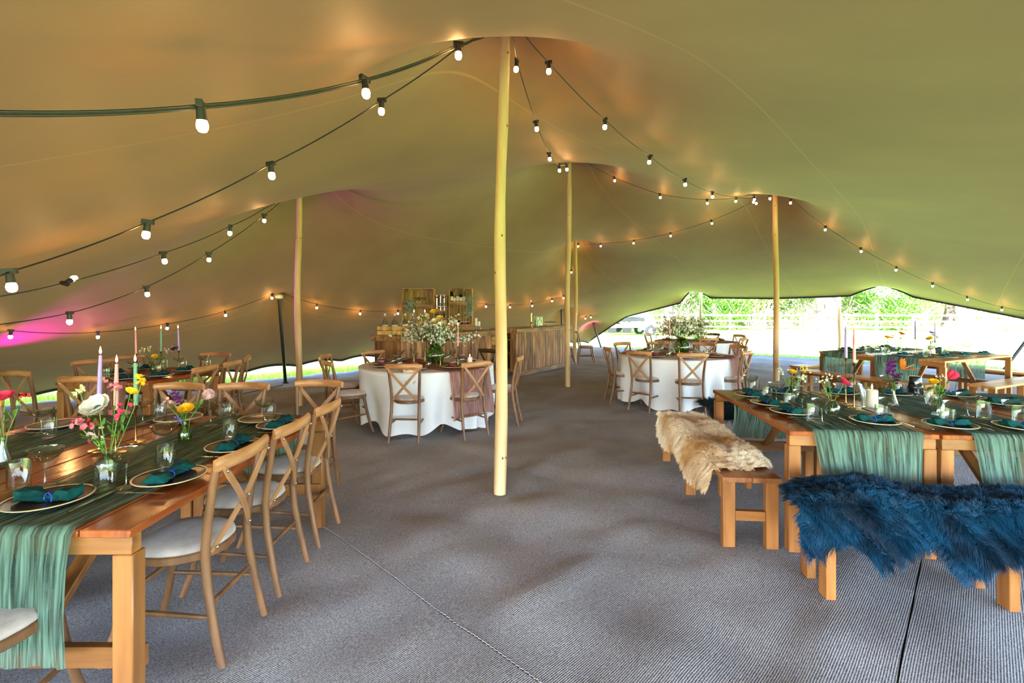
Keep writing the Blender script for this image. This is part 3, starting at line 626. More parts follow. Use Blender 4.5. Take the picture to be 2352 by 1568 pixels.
def napkin_mesh():
    mb=MB(); ns,nr=22,14; V=[];F=[]
    for i in range(ns+1):
        t=-1+2*i/ns; w=.014+.038*abs(t)**.75*(1-.35*abs(t)**4); h=.012+.016*abs(t)**.8*(1-.3*abs(t)**4)
        for k in range(nr):
            a=2*PI*k/nr; rip=1+.22*math.sin(a*5+t*4)+.12*math.sin(a*3-t*9)
            V.append((t*.1+.008*math.sin(a*2),math.cos(a)*w*rip+.008*math.sin(t*3),max(.001,h+math.sin(a)*h*rip)))
    for i in range(ns):
        for k in range(nr): F.append((i*nr+k,i*nr+(k+1)%nr,(i+1)*nr+(k+1)%nr,(i+1)*nr+k))
    F.append(tuple(range(nr))); F.append(tuple(range(ns*nr,ns*nr+nr))); mb.add(V,F); return mb.mesh('folded_cloth',M['teal'],True,1.2)
_r=MB(); _r.tube([(.0,.019*math.cos(a),.014+.016*math.sin(a)) for a in np.linspace(0,2*PI,13)],.0032,5)
_r.tube([(0,0,.031),(.02,.02,.034),(.035,.035,.022),(.05,.045,.012)],.0028,5,flat=.4); _r.tube([(0,0,.031),(.018,-.02,.036),(.04,-.03,.026),(.052,-.045,.012)],.0028,5,flat=.4)
NAP=[('folded_cloth',napkin_mesh()),('ribbon',_r.mesh('ribbon',M['ribbon']))]
def fork_mesh():
    mb=MB(); mb.tube([(0,-.10,.003),(0,-.05,.004),(0,.02,.006),(0,.045,.006)],[.006,.0045,.003,.006],6,flat=.4); mb.box((0,.052,.006),(.022,.016,.002),None,0)
    for k in range(4): mb.box((-.0092+k*.0061,.075,.0075),(.0026,.034,.0018),None,0)
    return mb.mesh('fork',M['steel'])
def knife_mesh():
    mb=MB(); mb.tube([(0,-.10,.004),(0,-.06,.005),(0,.0,.004)],[.0065,.006,.0045],6,flat=.5); mb.box((.001,.055,.0042),(.016,.11,.0016),None,0); return mb.mesh('knife',M['steel'])
FORK,KNIFE=fork_mesh(),knife_mesh()
TZ=.762
SEEN={}
def uniq(l):
    SEEN[l]=SEEN.get(l,0)+1; return l
def plate_at(p,rot,where,nap=True,z=TZ,cut=1,tbl=''):
    inst('dinner_plate',PL,'grey plate with cream rim, '+where,'plate',(p[0],p[1],z),0,'grey plates on the trestle tables')
    if nap: inst('napkin',NAP,'knotted teal napkin on the plate, '+where,'napkin',(p[0],p[1],z+.010),rot,'knotted teal napkins')
    if cut:
        c,s=math.cos(rot),math.sin(rot)
        for q,(nm,me,d) in enumerate((('fork',FORK,-.165),('knife',KNIFE,.165))):
            single(nm,me,'steel %s %s the plate, %s'%(nm,'left of' if q==0 else 'right of',where),nm,(p[0]+c*d,p[1]+s*d,z+.003),rot,'steel %s beside plates'%('forks' if q==0 else 'knives'))
def coupe(p,where,z=TZ): inst('coupe_glass',COUPE,'wide empty coupe glass '+where,'glass',(p[0],p[1],z),random.uniform(0,6),'coupe glasses on the trestle tables')
def tumbler(p,where,z=TZ): single('tumbler',TUMB,'straight clear tumbler '+where,'glass',(p[0],p[1],z),random.uniform(0,6),'clear tumblers on the trestle tables')
# ---------------------------------------------------------------- candles
def taper_set(p,z,stick,wax,h,label,base=.045,lean=(0,0)):
    x,y=p; m1=MB(); m1.lathe([(0,0),(base,0),(base,.004),(.006,.008),(.0035,.02),(.0035,stick-.03),(.010,stick-.022),(.012,stick),(.0,stick-.004)],16)
    inst('candlestick',[('stick',m1.mesh('stick',M['brass']))],'slim brass candlestick under the '+label,'candlestick',(x,y,z),0,'slim brass candlesticks')
    m2=MB(); lx,ly=lean; m2.tube([(0,0,0),(lx*.3,ly*.3,h*.35),(lx*.7,ly*.7,h*.7),(lx,ly,h)],[.011,.0105,.0095,.007],10)
    m3=MB(); m3.tube([(lx,ly,h),(lx,ly,h+.010)],.001,4); m4=MB(); m4.lathe([(0,h+.006),(.0055,h+.016),(.0045,h+.028),(0,h+.048)],8,(lx,ly,0))
    inst('taper_candle',[('wax',m2.mesh('wax',wax)),('wick',m3.mesh('wick',M['black'])),('flame',m4.mesh('flame',M['flame']))],'lit '+label,'candle',(x,y,z+stick-.003),0,'tall taper candles')
def pillar(p,z,r,h,label,lit=True,group=None):
    m=MB(); m.lathe([(0,0),(r,0),(r,h-.004),(r-.005,h),(r*.5,h-.004),(0,h-.006)],20); P=[('wax',m.mesh('wax',M['wax']))]
    m3=MB(); m3.tube([(0,0,h-.006),(0,0,h+.008)],.001,4); P.append(('wick',m3.mesh('wick',M['black'])))
    if lit: m4=MB(); m4.lathe([(0,h+.003),(.006,h+.014),(.005,h+.026),(0,h+.045)],8); P.append(('flame',m4.mesh('flame',M['flame'])))
    inst('pillar_candle',P,label,'candle',(p[0],p[1],z),0,group)
# ---------------------------------------------------------------- flowers
def flower(kind,c,d,size,rr):
    "returns [(name, mesh, opts)]"
    c=Vector(c); d=Vector(d).normalized(); q=d.to_track_quat('Z','Y').to_matrix()
    def ringp(mb,n,L,Wd,tilt,off,cup):
        for k in range(n):
            a=2*PI*k/n+off; e=Vector((math.cos(a)*math.cos(tilt),math.sin(a)*math.cos(tilt),math.sin(tilt))); mb.petal(c+q@(e*L*.06),q@e,q@Vector((0,0,1)),L,Wd,cup)
    mb=MB()
    if kind[0]=='ranunculus':
        for j in range(5): ringp(mb,7-j//2,size*(1-.14*j),size*(1.0-.12*j),.25+.27*j,j*.5,.35)
        mb.ball(c+q@Vector((0,0,size*.25)),size*.34,8,6)
        return [('flower',mb.mesh('flower',M['f_'+kind[1]],True,2))]
    if kind[0]=='open':
        ringp(mb,6,size,size*1.05,.35,0,.35); ringp(mb,5,size*.9,size*.9,.6,.5,.3); m2=MB(); m2.ball(c+q@Vector((0,0,size*.18)),size*.22,8,6)
        return [('flower',mb.mesh('flower',M['f_'+kind[1]],True,2),{'sub':[('flower_centre',m2.mesh('flower_centre',M['fcentre' if kind[1]=='white' else 'f_yellow']))]})]
    if kind[0]=='tulip':
        for j in range(2): ringp(mb,3,size*1.2,size*1.1,1.15,j*1.05,.12)
        return [('flower',mb.mesh('flower',M['f_'+kind[1]],True,2))]
    if kind[0]=='spike':
        for j in range(14):
            a=j*2.4; h=size*(j/14)*2.4-size*.8; p=c+q@Vector((math.cos(a)*size*.3,math.sin(a)*size*.3,h))
            for k in range(5):
                b=a+k*1.257; mb.petal(p,q@Vector((math.cos(b),math.sin(b),.4)),q@Vector((0,0,1)),size*.38,size*.34,.3)
        return [('flower',mb.mesh('flower',M['f_'+kind[1]],True,2))]
    if kind[0]=='spray':  # a loose cluster of tiny florets
        for j in range(9):
            p=c+Vector((rr.gauss(0,size*.6),rr.gauss(0,size*.6),rr.gauss(0,size*.5)))
            dd=Vector((rr.gauss(0,1),rr.gauss(0,1),rr.random()))
            for k in range(5):
                a=k*1.257; e=Vector((math.cos(a),math.sin(a),.35)); qq=dd.to_track_quat('Z','Y').to_matrix(); mb.petal(p,qq@e,dd,size*.34,size*.3,.3)
        return [('floret_spray',mb.mesh('floret_spray',M['f_'+kind[1]],True,2),{'kind':'stuff'})]
    if kind[0]=='lily':
        ringp(mb,3,size*1.3,size*.6,.5,.2,.35); ringp(mb,2,size*1.2,size*.55,1.0,1.2,.2); return [('flower',mb.mesh('flower',M['f_'+kind[1]],True,2))]
VASES={'cut':([(0,0),(.034,0),(.045,.02),(.046,.06),(.034,.082),(.022,.09),(.027,.1),(.025,.1),(.02,.09),(.042,.058),(.04,.02),(0,.008)],'ribglass',.1),
 'bottle':([(0,0),(.03,0),(.033,.01),(.033,.06),(.02,.082),(.012,.095),(.012,.115),(.015,.118),(.01,.117),(.0105,.095),(.03,.06),(.03,.012),(0,.006)],'greenglass',.115),
 'flask':([(0,0),(.036,0),(.036,.008),(.012,.08),(.011,.12),(.014,.125),(.009,.122),(.01,.08),(.033,.01),(0,.006)],'glass',.12),
 'square':([(0,0),(.036,0),(.037,.09),(.03,.1),(.02,.105),(.022,.12),(.019,.12),(.017,.105),(.034,.09),(.034,.008),(0,.008)],'ribglass',.118)}
def vase(p,z,kind,fl,label,seed=0):
    """fl: (flower kind, (dx,dy,height above the vase foot), size)"""
    rr=random.Random(seed); prof,mt,hh=VASES[kind]; P=[('vessel',lathe_mesh('vessel',prof,M[mt],18))]
    st=MB(); lf=MB()
    for k,(kd,o,sz) in enumerate(fl):
        o=Vector(o); a=Vector((rr.uniform(-.015,.015),rr.uniform(-.015,.015),.015)); m=Vector((o.x*.25,o.y*.25,hh+.01))
        st.tube([a,m,(m+o)/2+Vector((o.x*.1,o.y*.1,.01)),o],.0018,5)
        for j in range(5):
            q=m.lerp(o,rr.uniform(0,.7)); dd=Vector((rr.gauss(0,1),rr.gauss(0,1),rr.uniform(-.2,1))); lf.petal(q,dd,(0,0,1),rr.uniform(.025,.05),.014,.3)
        P+=flower(kd,o,Vector((o.x*1.2,o.y*1.2-.04,.11)),sz,rr)
    P.append(('stem',st.mesh('stem',M['stem']),{'kind':'stuff'})); P.append(('foliage',lf.mesh('foliage',M['leaf'],True,3),{'kind':'stuff'}))
    inst('bud_vase',P,label,'vase',(p[0],p[1],z),0,'small vases of spring flowers')
def bouquet(p,z,label,seed,spread=.42,daffs=True,n=34):
    rr=random.Random(seed); vb=MB(); vb.lathe([(0,0),(.07,0),(.105,.03),(.125,.09),(.12,.15),(.09,.2),(.07,.225),(.085,.25),(.08,.25),(.065,.225),(.085,.195),(.115,.15),(.12,.09),(.1,.034),(0,.01)],28)
    P=[('vessel',vb.mesh('vessel',M['greenglass']))]; tw=MB(); bl=MB(); lf=MB(); cn=MB()
    for k in range(n):
        a=rr.uniform(0,6.28); el=rr.uniform(.15,1.35); L=spread*rr.uniform(.65,1.05)
        d=Vector((math.cos(a)*math.cos(el)*1.25,math.sin(a)*math.cos(el),math.sin(el)*.95)); e=Vector((0,0,.24))+d*L; m=Vector((d.x*.1,d.y*.1,.3)); tw.tube([(d.x*.03,d.y*.03,.04),(0,0,.2),m,(m+e)/2+Vector((0,0,.03)),e],.0028,5)
        for j in range(16):
            t=rr.uniform(.35,1.05); c=m.lerp(e,t)+Vector((rr.gauss(0,.026),rr.gauss(0,.026),rr.gauss(0,.026))); dd=Vector((rr.gauss(0,1),rr.gauss(0,1),rr.gauss(.4,1))).normalized(); qq=dd.to_track_quat('Z','Y').to_matrix()
            if rr.random()<.8:
                for q in range(5):
                    b=q*1.257; bl.petal(c,qq@Vector((math.cos(b),math.sin(b),.25)),dd,.0165,.016,.2)
        for j in range(10):
            c=m.lerp(e,rr.uniform(.1,1)); dd=Vector((rr.gauss(0,1),rr.gauss(0,1),rr.uniform(-.5,.8))); lf.petal(c,dd,(0,0,1),rr.uniform(.03,.055),.024,.25)
    for j in range(130):
        a=rr.uniform(0,6.28); r=rr.uniform(0,.1); lf.petal((r*math.cos(a),r*math.sin(a),rr.uniform(.02,.26)),(math.cos(a),math.sin(a),rr.uniform(-.5,.5)),(0,0,1),rr.uniform(.04,.07),.03,.3)
    P+= [('branch',tw.mesh('branch',M['twig']),{'kind':'stuff'}),('blossom',bl.mesh('blossom',M['f_white'],True,3),{'kind':'stuff'}),('foliage',lf.mesh('foliage',M['leaf'],True,3),{'kind':'stuff'})]
    if daffs:
        for (o,c_) in (((-.1,-.02,.62),'cream'),((-.03,.03,.68),'yellow'),((.06,0,.60),'yellow'),((-.17,.04,.52),'yellow'),((.10,.05,.52),'cream'),((0,-.06,.56),'cream')):
            P+=flower(('open',c_),o,(o[0],-.3,.3),.045,rr); tt=MB(); tt.tube([(0,0,.1),(o[0]*.5,o[1]*.5,.35),o],.003,5); P.append(('stem',tt.mesh('stem',M['stem'])))
    inst('bouquet',P,label,'bouquet',(p[0],p[1],z),0,'large blossom arrangements')
# ---------------------------------------------------------------- sheepskins
def sheepskin(loc,rot,a,b,bw,off,label,cols,nstr,length,seed=0,H=.455,lobes=.10,shear=0,wav=0,hump=0):
    """organic hide draped across a bench of width bw running along local y; off shifts it over one side"""
    rng=np.random.default_rng(seed)
    def prof(th): return 1+lobes*np.sin(3*th+seed)+lobes*.7*np.sin(5*th+2*seed)+.04*np.sin(9*th)
    def surf(rho,th):
        k=(abs(np.cos(th))**5.0+abs(np.sin(th))**5.0)**(-1/5.0)
        s=a*rho*k*np.cos(th)*(1+.02*np.sin(4*th)); t=b*rho*k*np.sin(th)*prof(th)+off
        t=np.where(t>0,t*(1+wav*np.cos(2*PI*(s+.52)/.37)*np.clip(t/.2,0,1)),t); s=s-shear*t
        hw=bw/2+.015; e=np.maximum(0,np.abs(t)-hw); x=np.where(np.abs(t)<hw,t,np.sign(t)*(hw+.12*np.minimum(e,.15))); z=H+.03+hump*np.exp(-((s+.62)/.16)**2)*np.clip((hw*1.0-t)/.14,0,1)+hump*.8*np.exp(-((s+.86)/.12)**2)-e*.97+.02*np.exp(-((np.abs(t)-hw*.6)/.08)**2)+.008*np.sin(s*9)-.03*np.clip((rho-.8)*5,0,1)*(e<=0)
        return np.stack([x,s,z],-1)
    nr,nt=16,64; V=[(surf(np.float64(0.0001),np.float64(0)))]; mb=MB()
    for i in range(1,nr+1):
        for k in range(nt): V.append(surf(np.float64(i/nr),np.float64(2*PI*k/nt)))
    mb.v=[tuple(map(float,v)) for v in V]; mb.f=[(0,1+k,1+(k+1)%nt) for k in range(nt)]+[(1+(i-1)*nt+k,1+i*nt+k,1+i*nt+(k+1)%nt,1+(i-1)*nt+(k+1)%nt) for i in range(1,nr) for k in range(nt)]
    hm=hair_mat('fleece_%d'%seed,cols[0],cols[1],cols[2]); me=mb.mesh('hide',hm,True,3)
    rho=np.sqrt(rng.random(nstr)); th=rng.random(nstr)*2*PI; p=surf(rho,th); e=1e-3
    du=surf(np.minimum(rho+e,1.02),th)-p; dv=surf(rho,th+e)-p; nn=np.cross(du,dv); nn/=np.linalg.norm(nn,axis=1)[:,None]+1e-9
    flip=np.where((nn[:,2]<-.02)|((np.abs(nn[:,2])<=.02)&(nn[:,0]*np.sign(p[:,0])<0)),-1,1)[:,None]; nn=nn*flip
    side=np.abs(p[:,0])>bw/2+.01; nn[side,0]=np.abs(nn[side,0])*np.sign(p[side,0])
    cl=np.stack([vn(p[:,0]*40,p[:,1]*40+p[:,2]*40,seed+k)-.5 for k in range(3)],-1)*1.9
    outd=du/(np.linalg.norm(du,axis=1)[:,None]+1e-9)
    d=nn*.9+cl*.9+outd*(.1+.9*rho[:,None]**8)+rng.normal(0,.16,(nstr,3)); d/=np.linalg.norm(d,axis=1)[:,None]
    ln=length*(.6+.6*rng.random(nstr))[:,None]; tv=np.array([.28,.6,.85,1.0]); pts=[p-nn*.004]
    for q in tv: pts.append(p+d*ln*q+np.array([0,0,-1])*ln*.38*q*q+cl*ln*.25*q*q)
    P=np.stack(pts,1); hc=bpy.data.hair_curves.new('fleece'); hc.add_curves([5]*nstr)
    hc.attributes['position'].data.foreach_set('vector',P.ravel().astype(np.float32))
    ra=hc.attributes.get('radius') or hc.attributes.new('radius','FLOAT','POINT'); ra.data.foreach_set('value',np.tile(np.array([1.0,.95,.8,.5,.12])*.0011,nstr).astype(np.float32))
    hc.materials.append(hm)
    r=link('sheepskin',None,None,loc,(0,0,rot)); tag(r,label,'sheepskin','sheepskins on the benches'); link('hide',me,r); h=link('fleece',hc,r); h['kind']='stuff'
# ================================================================ outside
def fence(x0,y0,x1,y1,label,n):
    a=Vector((x0,y0,0));b=Vector((x1,y1,0)); P=[]; d=(b-a)/n
    for k in range(n+1):
        m=MB(); m.box((0,0,.56),(.12,.1,1.28)); P.append(('post',m.mesh('post',M['fence']),d*k))
        if k<n:
            for z in(.36,.72,1.08): m=MB(); m.beam(d*k+Vector((0,-.06,z+random.uniform(-.015,.015))),d*(k+1)+Vector((0,-.06,z)),.035,.10); P.append(('rail',m.mesh('rail',M['fence']),(0,0,0)))
    r=link('rail_fence',None,None,a); tag(r,label,'fence','post and rail fences')
    for nm,me,p in P: link(nm,me,r,p)
fence(5.5,31,17.6,29.2,'pale post and rail fence beyond the lawn, left of the big trunk',6)
fence(17.85,29.16,38,27,'pale post and rail fence beyond the lawn, right of the big trunk',10)
def tree_trunk(x,y,r,h,label,seed,br=6):
    rr=random.Random(seed); m=MB(); pts=[];R=[]
    for i in range(9): t=i/8; pts.append((.25*math.sin(t*3+seed)*r,.1*t,t*h-.1)); R.append(r*(1.35-.55*min(1,t*4) if t<.25 else .8-.2*t)*(1+.06*rr.uniform(-1,1)))
    m.tube(pts,R,16); P=[('trunk',m.mesh('trunk',M['bark']))]
    for k in range(br):
        z=rr.uniform(.45,1)*h; a=rr.uniform(0,6.28); L=rr.uniform(1.5,4); m=MB(); m.tube([(0,0,z),(math.cos(a)*L*.5,math.sin(a)*L*.5,z+L*.3),(math.cos(a)*L,math.sin(a)*L,z+L*.7)],[r*.3,r*.18,r*.06],7); P.append(('bough',m.mesh('bough',M['bark'])))
    lf=MB()
    for k in range(1500):
        c=Vector((rr.gauss(0,2.6),rr.gauss(0,2.0),h+rr.gauss(1.0,1.4))); dd=Vector((rr.gauss(0,1),rr.gauss(0,1),rr.gauss(0,1))); lf.petal(c,dd,(.1,.1,1),.30,.22,.2)
    P.append(('crown',lf.mesh('crown',M['hedge'],True,3),{'kind':'stuff'})); inst('tree',P,label,'tree',(x,y,-.06))
tree_trunk(21.8,33.5,.95,6.5,'huge pale tree trunk behind the fence under the right arch',1)
tree_trunk(11.1,34,.42,6,'pale slim tree trunk behind the fence at the left arch',2)
tree_trunk(33,36,.4,6,'slender tree trunk far right behind the fence',5)
tree_trunk(15.5,38,.35,6.5,'thin tree trunk deep in the hedge, middle of the opening',8)
def bush_mesh(seed,w,h,n,m):
    rr=random.Random(seed); lf=MB(); tw=MB(); C=[(rr.uniform(-w,w)*.8,rr.uniform(-.8,.8),rr.uniform(.15,.85)*h,rr.uniform(.5,1.0)) for _ in range(16)]
    for k in range(n):
        c=rr.choice(C); v=Vector((rr.gauss(0,1),rr.gauss(0,1),rr.gauss(0,1))).normalized()*c[3]*rr.uniform(.6,1.05); p=Vector((c[0],c[1],max(.05,c[2]))) +v; p.z=abs(p.z); lf.petal(p,(rr.gauss(0,1),rr.gauss(0,1),rr.gauss(0,1)),(.1,.1,1),rr.uniform(.10,.18),.11,.2)
    for k in range(26):
        c=rr.choice(C); tw.tube([(rr.uniform(-.5,.5),0,0),(c[0]*.6,c[1],c[2]*.6),(c[0]*1.2+rr.gauss(0,.4),c[1],c[2]*1.35)],[.05,.03,.008],5)
    return [('foliage',lf.mesh('foliage',m,True,3),{'kind':'stuff'}),('branch',tw.mesh('branch',M['blossomtree']),{'kind':'stuff'})]
BU=[bush_mesh(3,2.2,3.4,3200,M['hedge']),bush_mesh(4,2.4,4.4,3200,M['hedge']),bush_mesh(9,2.0,2.6,2600,M['leaf'])]
hz=[(5,34.5,0,1.1),(8.6,36,1,1),(12.5,37,0,1.2),(16,35,2,1.1),(18.6,36.5,1,1.1),(24.8,36.5,0,1.1),(27.5,34.5,2,1.2),(30.5,36,1,1),(34.5,34,0,1.1),(38.5,33.5,1,1.1),(2,37,1,1.2),(20,41,1,1.7),(13,42,1,1.7),(28,41,0,1.9),(36,40,1,1.7),(6,42,0,1.8),(20.0,38,0,1.3),(23.3,38.5,1,1.1),(17.5,39,1,1.5)]
wh=['at the far left of the opening','left of the slim pale trunk','right of the slim pale trunk','low in front of the middle hedge','left of the huge trunk','right of the huge trunk','low behind the right fence','behind the right fence, middle','behind the right fence, farther right','at the far right end of the fence','behind the parked trailer','in the back row behind the huge trunk','in the back row behind the left arch','in the back row right of the huge trunk','in the back row at far right','in the back row behind the trailer','just left behind the huge trunk','just right behind the huge trunk','deep behind the middle of the hedge']
for (x,y,k,s),w in zip(hz,wh): inst('hedge_shrub',BU[k],'sunlit leafy shrub '+w,'shrub',(x,y,-.06),random.uniform(-.4,.4),'shrubs of the hedgerow',s)
# trailer and white box trailer
m=MB(); m.box((0,0,.52),(3.0,1.6,.16)); m2=MB(); m2.beam((-1.5,0,.5),(-2.6,0,.45),.08,.1); m2.tube([(-2.5,0,.45),(-2.5,0,.02)],.03,8)
P=[('bed',m.mesh('bed',M['white'])),('drawbar',m2.mesh('drawbar',M['galv']))]
for s in(-1,1):
    w=MB(); Rm=Matrix.Rotation(PI/2,3,'X'); w.lathe([(0,-.1),(.17,-.1),(.29,-.1),(.31,-.06),(.31,.06),(.29,.1),(.17,.1),(0,.1)],20,(.95,s*.85,.26),Rm); hub=MB(); hub.lathe([(0,-.115),(.15,-.11),(.15,.11),(0,.115)],14,(.95,s*.85,.26),Rm); g=MB(); g.tube([(.95+.42*math.cos(a),s*.85,.26+.42*math.sin(a)) for a in np.linspace(.1,PI-.1,9)],.05,6,flat=2.2)
    P+=[('wheel',w.mesh('wheel',M['tyre']),{'sub':[('hub',hub.mesh('hub',M['galv']))]}),('mudguard',g.mesh('mudguard',M['galv']))]
inst('flatbed_trailer',P,'low grey flatbed trailer with black wheels parked on the lawn','trailer',(7.0,28.6,-.06),.12)
m=MB(); m.box((0,0,1.75),(3.2,2.0,1.5)); m2=MB(); m2.box((0,0,.85),(3.3,1.9,.24)); w=MB()
for s in(-1,1):
    for q in(-1,1): w.lathe([(0,-.1),(.3,-.1),(.3,.1),(0,.1)],16,(q*.5,s*.9,.3),Matrix.Rotation(PI/2,3,'X'))
inst('box_trailer',[('body',m.mesh('body',M['white'])),('chassis',m2.mesh('chassis',M['black'])),('wheels',w.mesh('wheels',M['tyre']))],'white box trailer behind the flatbed at the far left of the lawn','trailer',(6.7,31.2,-.06),.1)
# ================================================================ bar
DB=Vector((.57,.8216,0)); NB=Vector((-.8216,.57,0)); A0=Vector((-1.8,7.75,0)); ROTB=math.atan2(DB.y,DB.x)
def counter(s0,s1,label,open_end=False):
    L=s1-s0; P=[]; o=A0+DB*s0; D=.62; H=1.02
    n=max(3,round(L/.115)); w=L/n
    for k in range(n):
        ww=w-.006; m=MB(); m.box((0,0,(H-.10)/2),(ww,.022,H-.10),None,.003); P.append(('plank',m.mesh('plank',M['scorch']),((k+.5)*w,.011+random.uniform(-.004,.004),.10)))
    ne=5
    for k in range(ne):
        if open_end and k in (1,2,3): continue
        m=MB(); m.box((0,0,(H-.1)/2),(.022,D/ne-.006,H-.10),None,.003); me=m.mesh('plank',M['scorch']); P.append(('plank',me,(.011,.03+(k+.5)*D/ne,.10)))
    m=MB(); m.box((0,0,(H-.1)/2),(.022,D,H-.10),None,.003); P.append(('end_panel',m.mesh('end_panel',M['scorch']),(L-.011,.03+D/2,.1)))
    m=MB(); m.box((0,0,0),(L+.02,.045,.10)); P.append(('plinth',m.mesh('plinth',M['slab']),(L/2,.01,.05)))
    if open_end:
        for z in(.15,.5,.8): m=MB(); m.box((0,0,0),(.3,D-.06,.025)); P.append(('shelf',m.mesh('shelf',M['slab']),(.17,.03+D/2,z)))
    m=MB(); m.box((0,0,0),(L-.05,.02,H-.1)); P.append(('back_board',m.mesh('back_board',M['slab']),(L/2,.03+D,H/2+.05)))
    for k in range(3): m=MB(); m.box((0,0,0),(L+.14,D/3+.03,.035),None,.006); P.append(('top_board',m.mesh('top_board',M['slab']),(L/2,.0+D*(k+.5)/3+.02,H+.0175+.0005*k)))
    m=MB(); m.box((0,0,0),(L+.14,.03,.10),None,.006); P.append(('front_rail',m.mesh('front_rail',M['slab']),(L/2,-.065,H-.012)))
    for x in(-.06,L+.06): m=MB(); m.box((0,0,0),(.03,D+.1,.10),None,.006); P.append(('end_rail',m.mesh('end_rail',M['slab']),(x,D/2+.0,H-.012)))
    return place('bar_counter',P,label,'bar counter',o,ROTB,'scorched timber bar counters')
counter(0,2.45,'left bar counter of scorched vertical planks, behind the left round table')
counter(3.3,5.75,'right bar counter of scorched vertical planks, beside the tall pole',True)
BT=1.056
def barpt(s,t,z=BT): p=A0+DB*s+NB*t; return (p.x,p.y,z)
# small rack in the gap
P=[]
for z in(.3,.72): m=MB(); m.box((0,0,z),(.7,.4,.025)); P.append(('shelf',m.mesh('shelf',M['slab'])))
for q in(-1,1): m=MB(); m.box((q*.34,0,.37),(.025,.4,.74)); P.append(('side',m.mesh('side',M['crate'])))
inst('shelf_rack',P,'low wooden rack of shelves in the gap between the bar counters','shelf',barpt(2.88,.5,.0),ROTB)
def small_crate(loc,rot,L,D,H,label,mt,group='small crates at the bar'):
    P=[]; w=.012
    for q in(-1,1):
        for k in range(2): m=MB(); m.box((0,q*D/2,H*(.25+.5*k)),(L,w,H*.44)); P.append(('slat',m.mesh('slat',mt)))
        m=MB(); m.box((q*L/2,0,H/2),(w,D,H)); P.append(('end_panel',m.mesh('end_panel',mt)))
    m=MB(); m.box((0,0,.006),(L,D,.012)); P.append(('base',m.mesh('base',mt))); inst('crate',P,label,'crate',loc,rot,group)
small_crate(barpt(2.78,.42,.735),ROTB,.26,.3,.16,'small dark crate on the rack between the counters, left',M['crate']); small_crate(barpt(3.05,.5,.735),ROTB,.24,.3,.18,'small dark crate on the rack between the counters, right',M['crate'])
for k in range(5): single('tumbler',BALLG,'%s clear glass on the rack between the bar counters'%('leftmost','second','middle','fourth','rightmost')[k],'glass',barpt(2.70+.1*k,.40+.03*(k%2),.92 if k!=2 else .738),0,'glasses on the crates between the counters')
# swing-top bottle crate on the left counter
small_crate(barpt(.25,.35),ROTB-.9,.62,.3,.15,'long shallow crate of swing-top bottles at the left counter end',M['crate'])
def bottle(loc,r,h,mt,label,cap=None,lab=True,group=None,neck=.3):
    P=[('body',lathe_mesh('body',[(0,0),(r,0),(r,h*.55),(r*.75,h*.66),(r*neck,h*.74),(r*neck,h*.93),(r*neck*1.2,h*.94),(r*neck*1.2,h*.97),(0,h*.97)],mt,14))]
    if cap: P.append(('cap',lathe_mesh('cap',[(r*neck*1.25,h*.9),(r*neck*1.25,h),(0,h)],cap,10)))
    if lab: m=MB(); m.lathe([(r*1.03,h*.14),(r*1.03,h*.44)],14,cap=False); P.append(('label_band',m.mesh('label_band',M['label'])))
    inst('bottle',P,label,'bottle',loc,random.uniform(0,6),group)
for k,(a,b) in enumerate(((-.22,.02),(-.05,-.02),(.12,.02),(.26,-.02))):
    p=Vector(barpt(.25,.35,BT+.015))+Vector((math.cos(ROTB-.9)*a-math.sin(ROTB-.9)*b,math.sin(ROTB-.9)*a+math.cos(ROTB-.9)*b,0)); bottle(p,.05,.34,M['ribglass'],'%s swing-top water bottle in the crate on the left counter'%('leftmost','second','third','rightmost')[k],M['cap'],True,'swing-top bottles in the shallow crate')
# back bar of crates
BY=9.85; BZ=1.04; 
P=[]
for k in range(3): m=MB(); m.box((0,(k-1)*.17,BZ-.02),(2.3,.165,.04)); P.append(('top_board',m.mesh('top_board',M['slab'])))
for q in(-1.05,1.05): m=MB(); m.box((q,0,(BZ-.04)/2),(.1,.45,BZ-.04)); P.append(('trestle_leg',m.mesh('trestle_leg',M['crate'])))
inst('back_counter',P,'rough wooden back counter standing behind the left bar counter','counter',(-1.55,BY,0))
P=[]; m=MB(); m.box((0,0,0),(1.1,.3,.10)); inst('base_beam',[('beam',m.mesh('beam',M['slab'])),],'thick timber block under the right-hand bottle crate','timber block',(-1.32,BY,BZ+.05))
def shelf_crate(x0,x1,z0,z1,mid,label,n):
    W_=x1-x0; H=z1-z0; D=.26; P=[]; cxm=(x0+x1)/2
    for k in range(n): m=MB(); w=W_/n; m.box((0,0,0),(w-.016,.012,H)); P.append(('back_slat',m.mesh('back_slat',M['crate']),((k+.5)*w-W_/2,D/2,H/2)))
    for q in(-1,1):
        for k in range(3): m=MB(); m.box((0,0,0),(.014,D/3-.012,H)); P.append(('side_slat',m.mesh('side_slat',M['crate']),(q*W_/2,(k-1)*D/3,H/2)))
        for zz in(.04,H/2,H-.04): m=MB(); m.box((0,0,0),(.035,D-.02,.035)); P.append(('corner_block',m.mesh('corner_block',M['slab']),(q*(W_/2-.03),0,zz)))
    for zz in [0,H]+mid: m=MB(); m.box((0,0,0),(W_,D,.014)); P.append(('shelf',m.mesh('shelf',M['crate']),(0,0,zz)))
    for zz in [.03]+[z+.03 for z in mid]: m=MB(); m.box((0,0,0),(W_+.02,.014,.075)); P.append(('shelf_lip',m.mesh('shelf_lip',M['slab']),(0,-D/2,zz-.03)))
    place('crate_shelf',P,label,'crate',(cxm,BY,z0),0,'tall crate shelves behind the bar')
XB=lambda px:(px-1176)/FPX*(BY-.13)
shelf_crate(XB(924),XB(995),BZ,1.5+45/FPX*BY,[.50],'tall left crate shelf behind the bar with a silver plant pot',8)
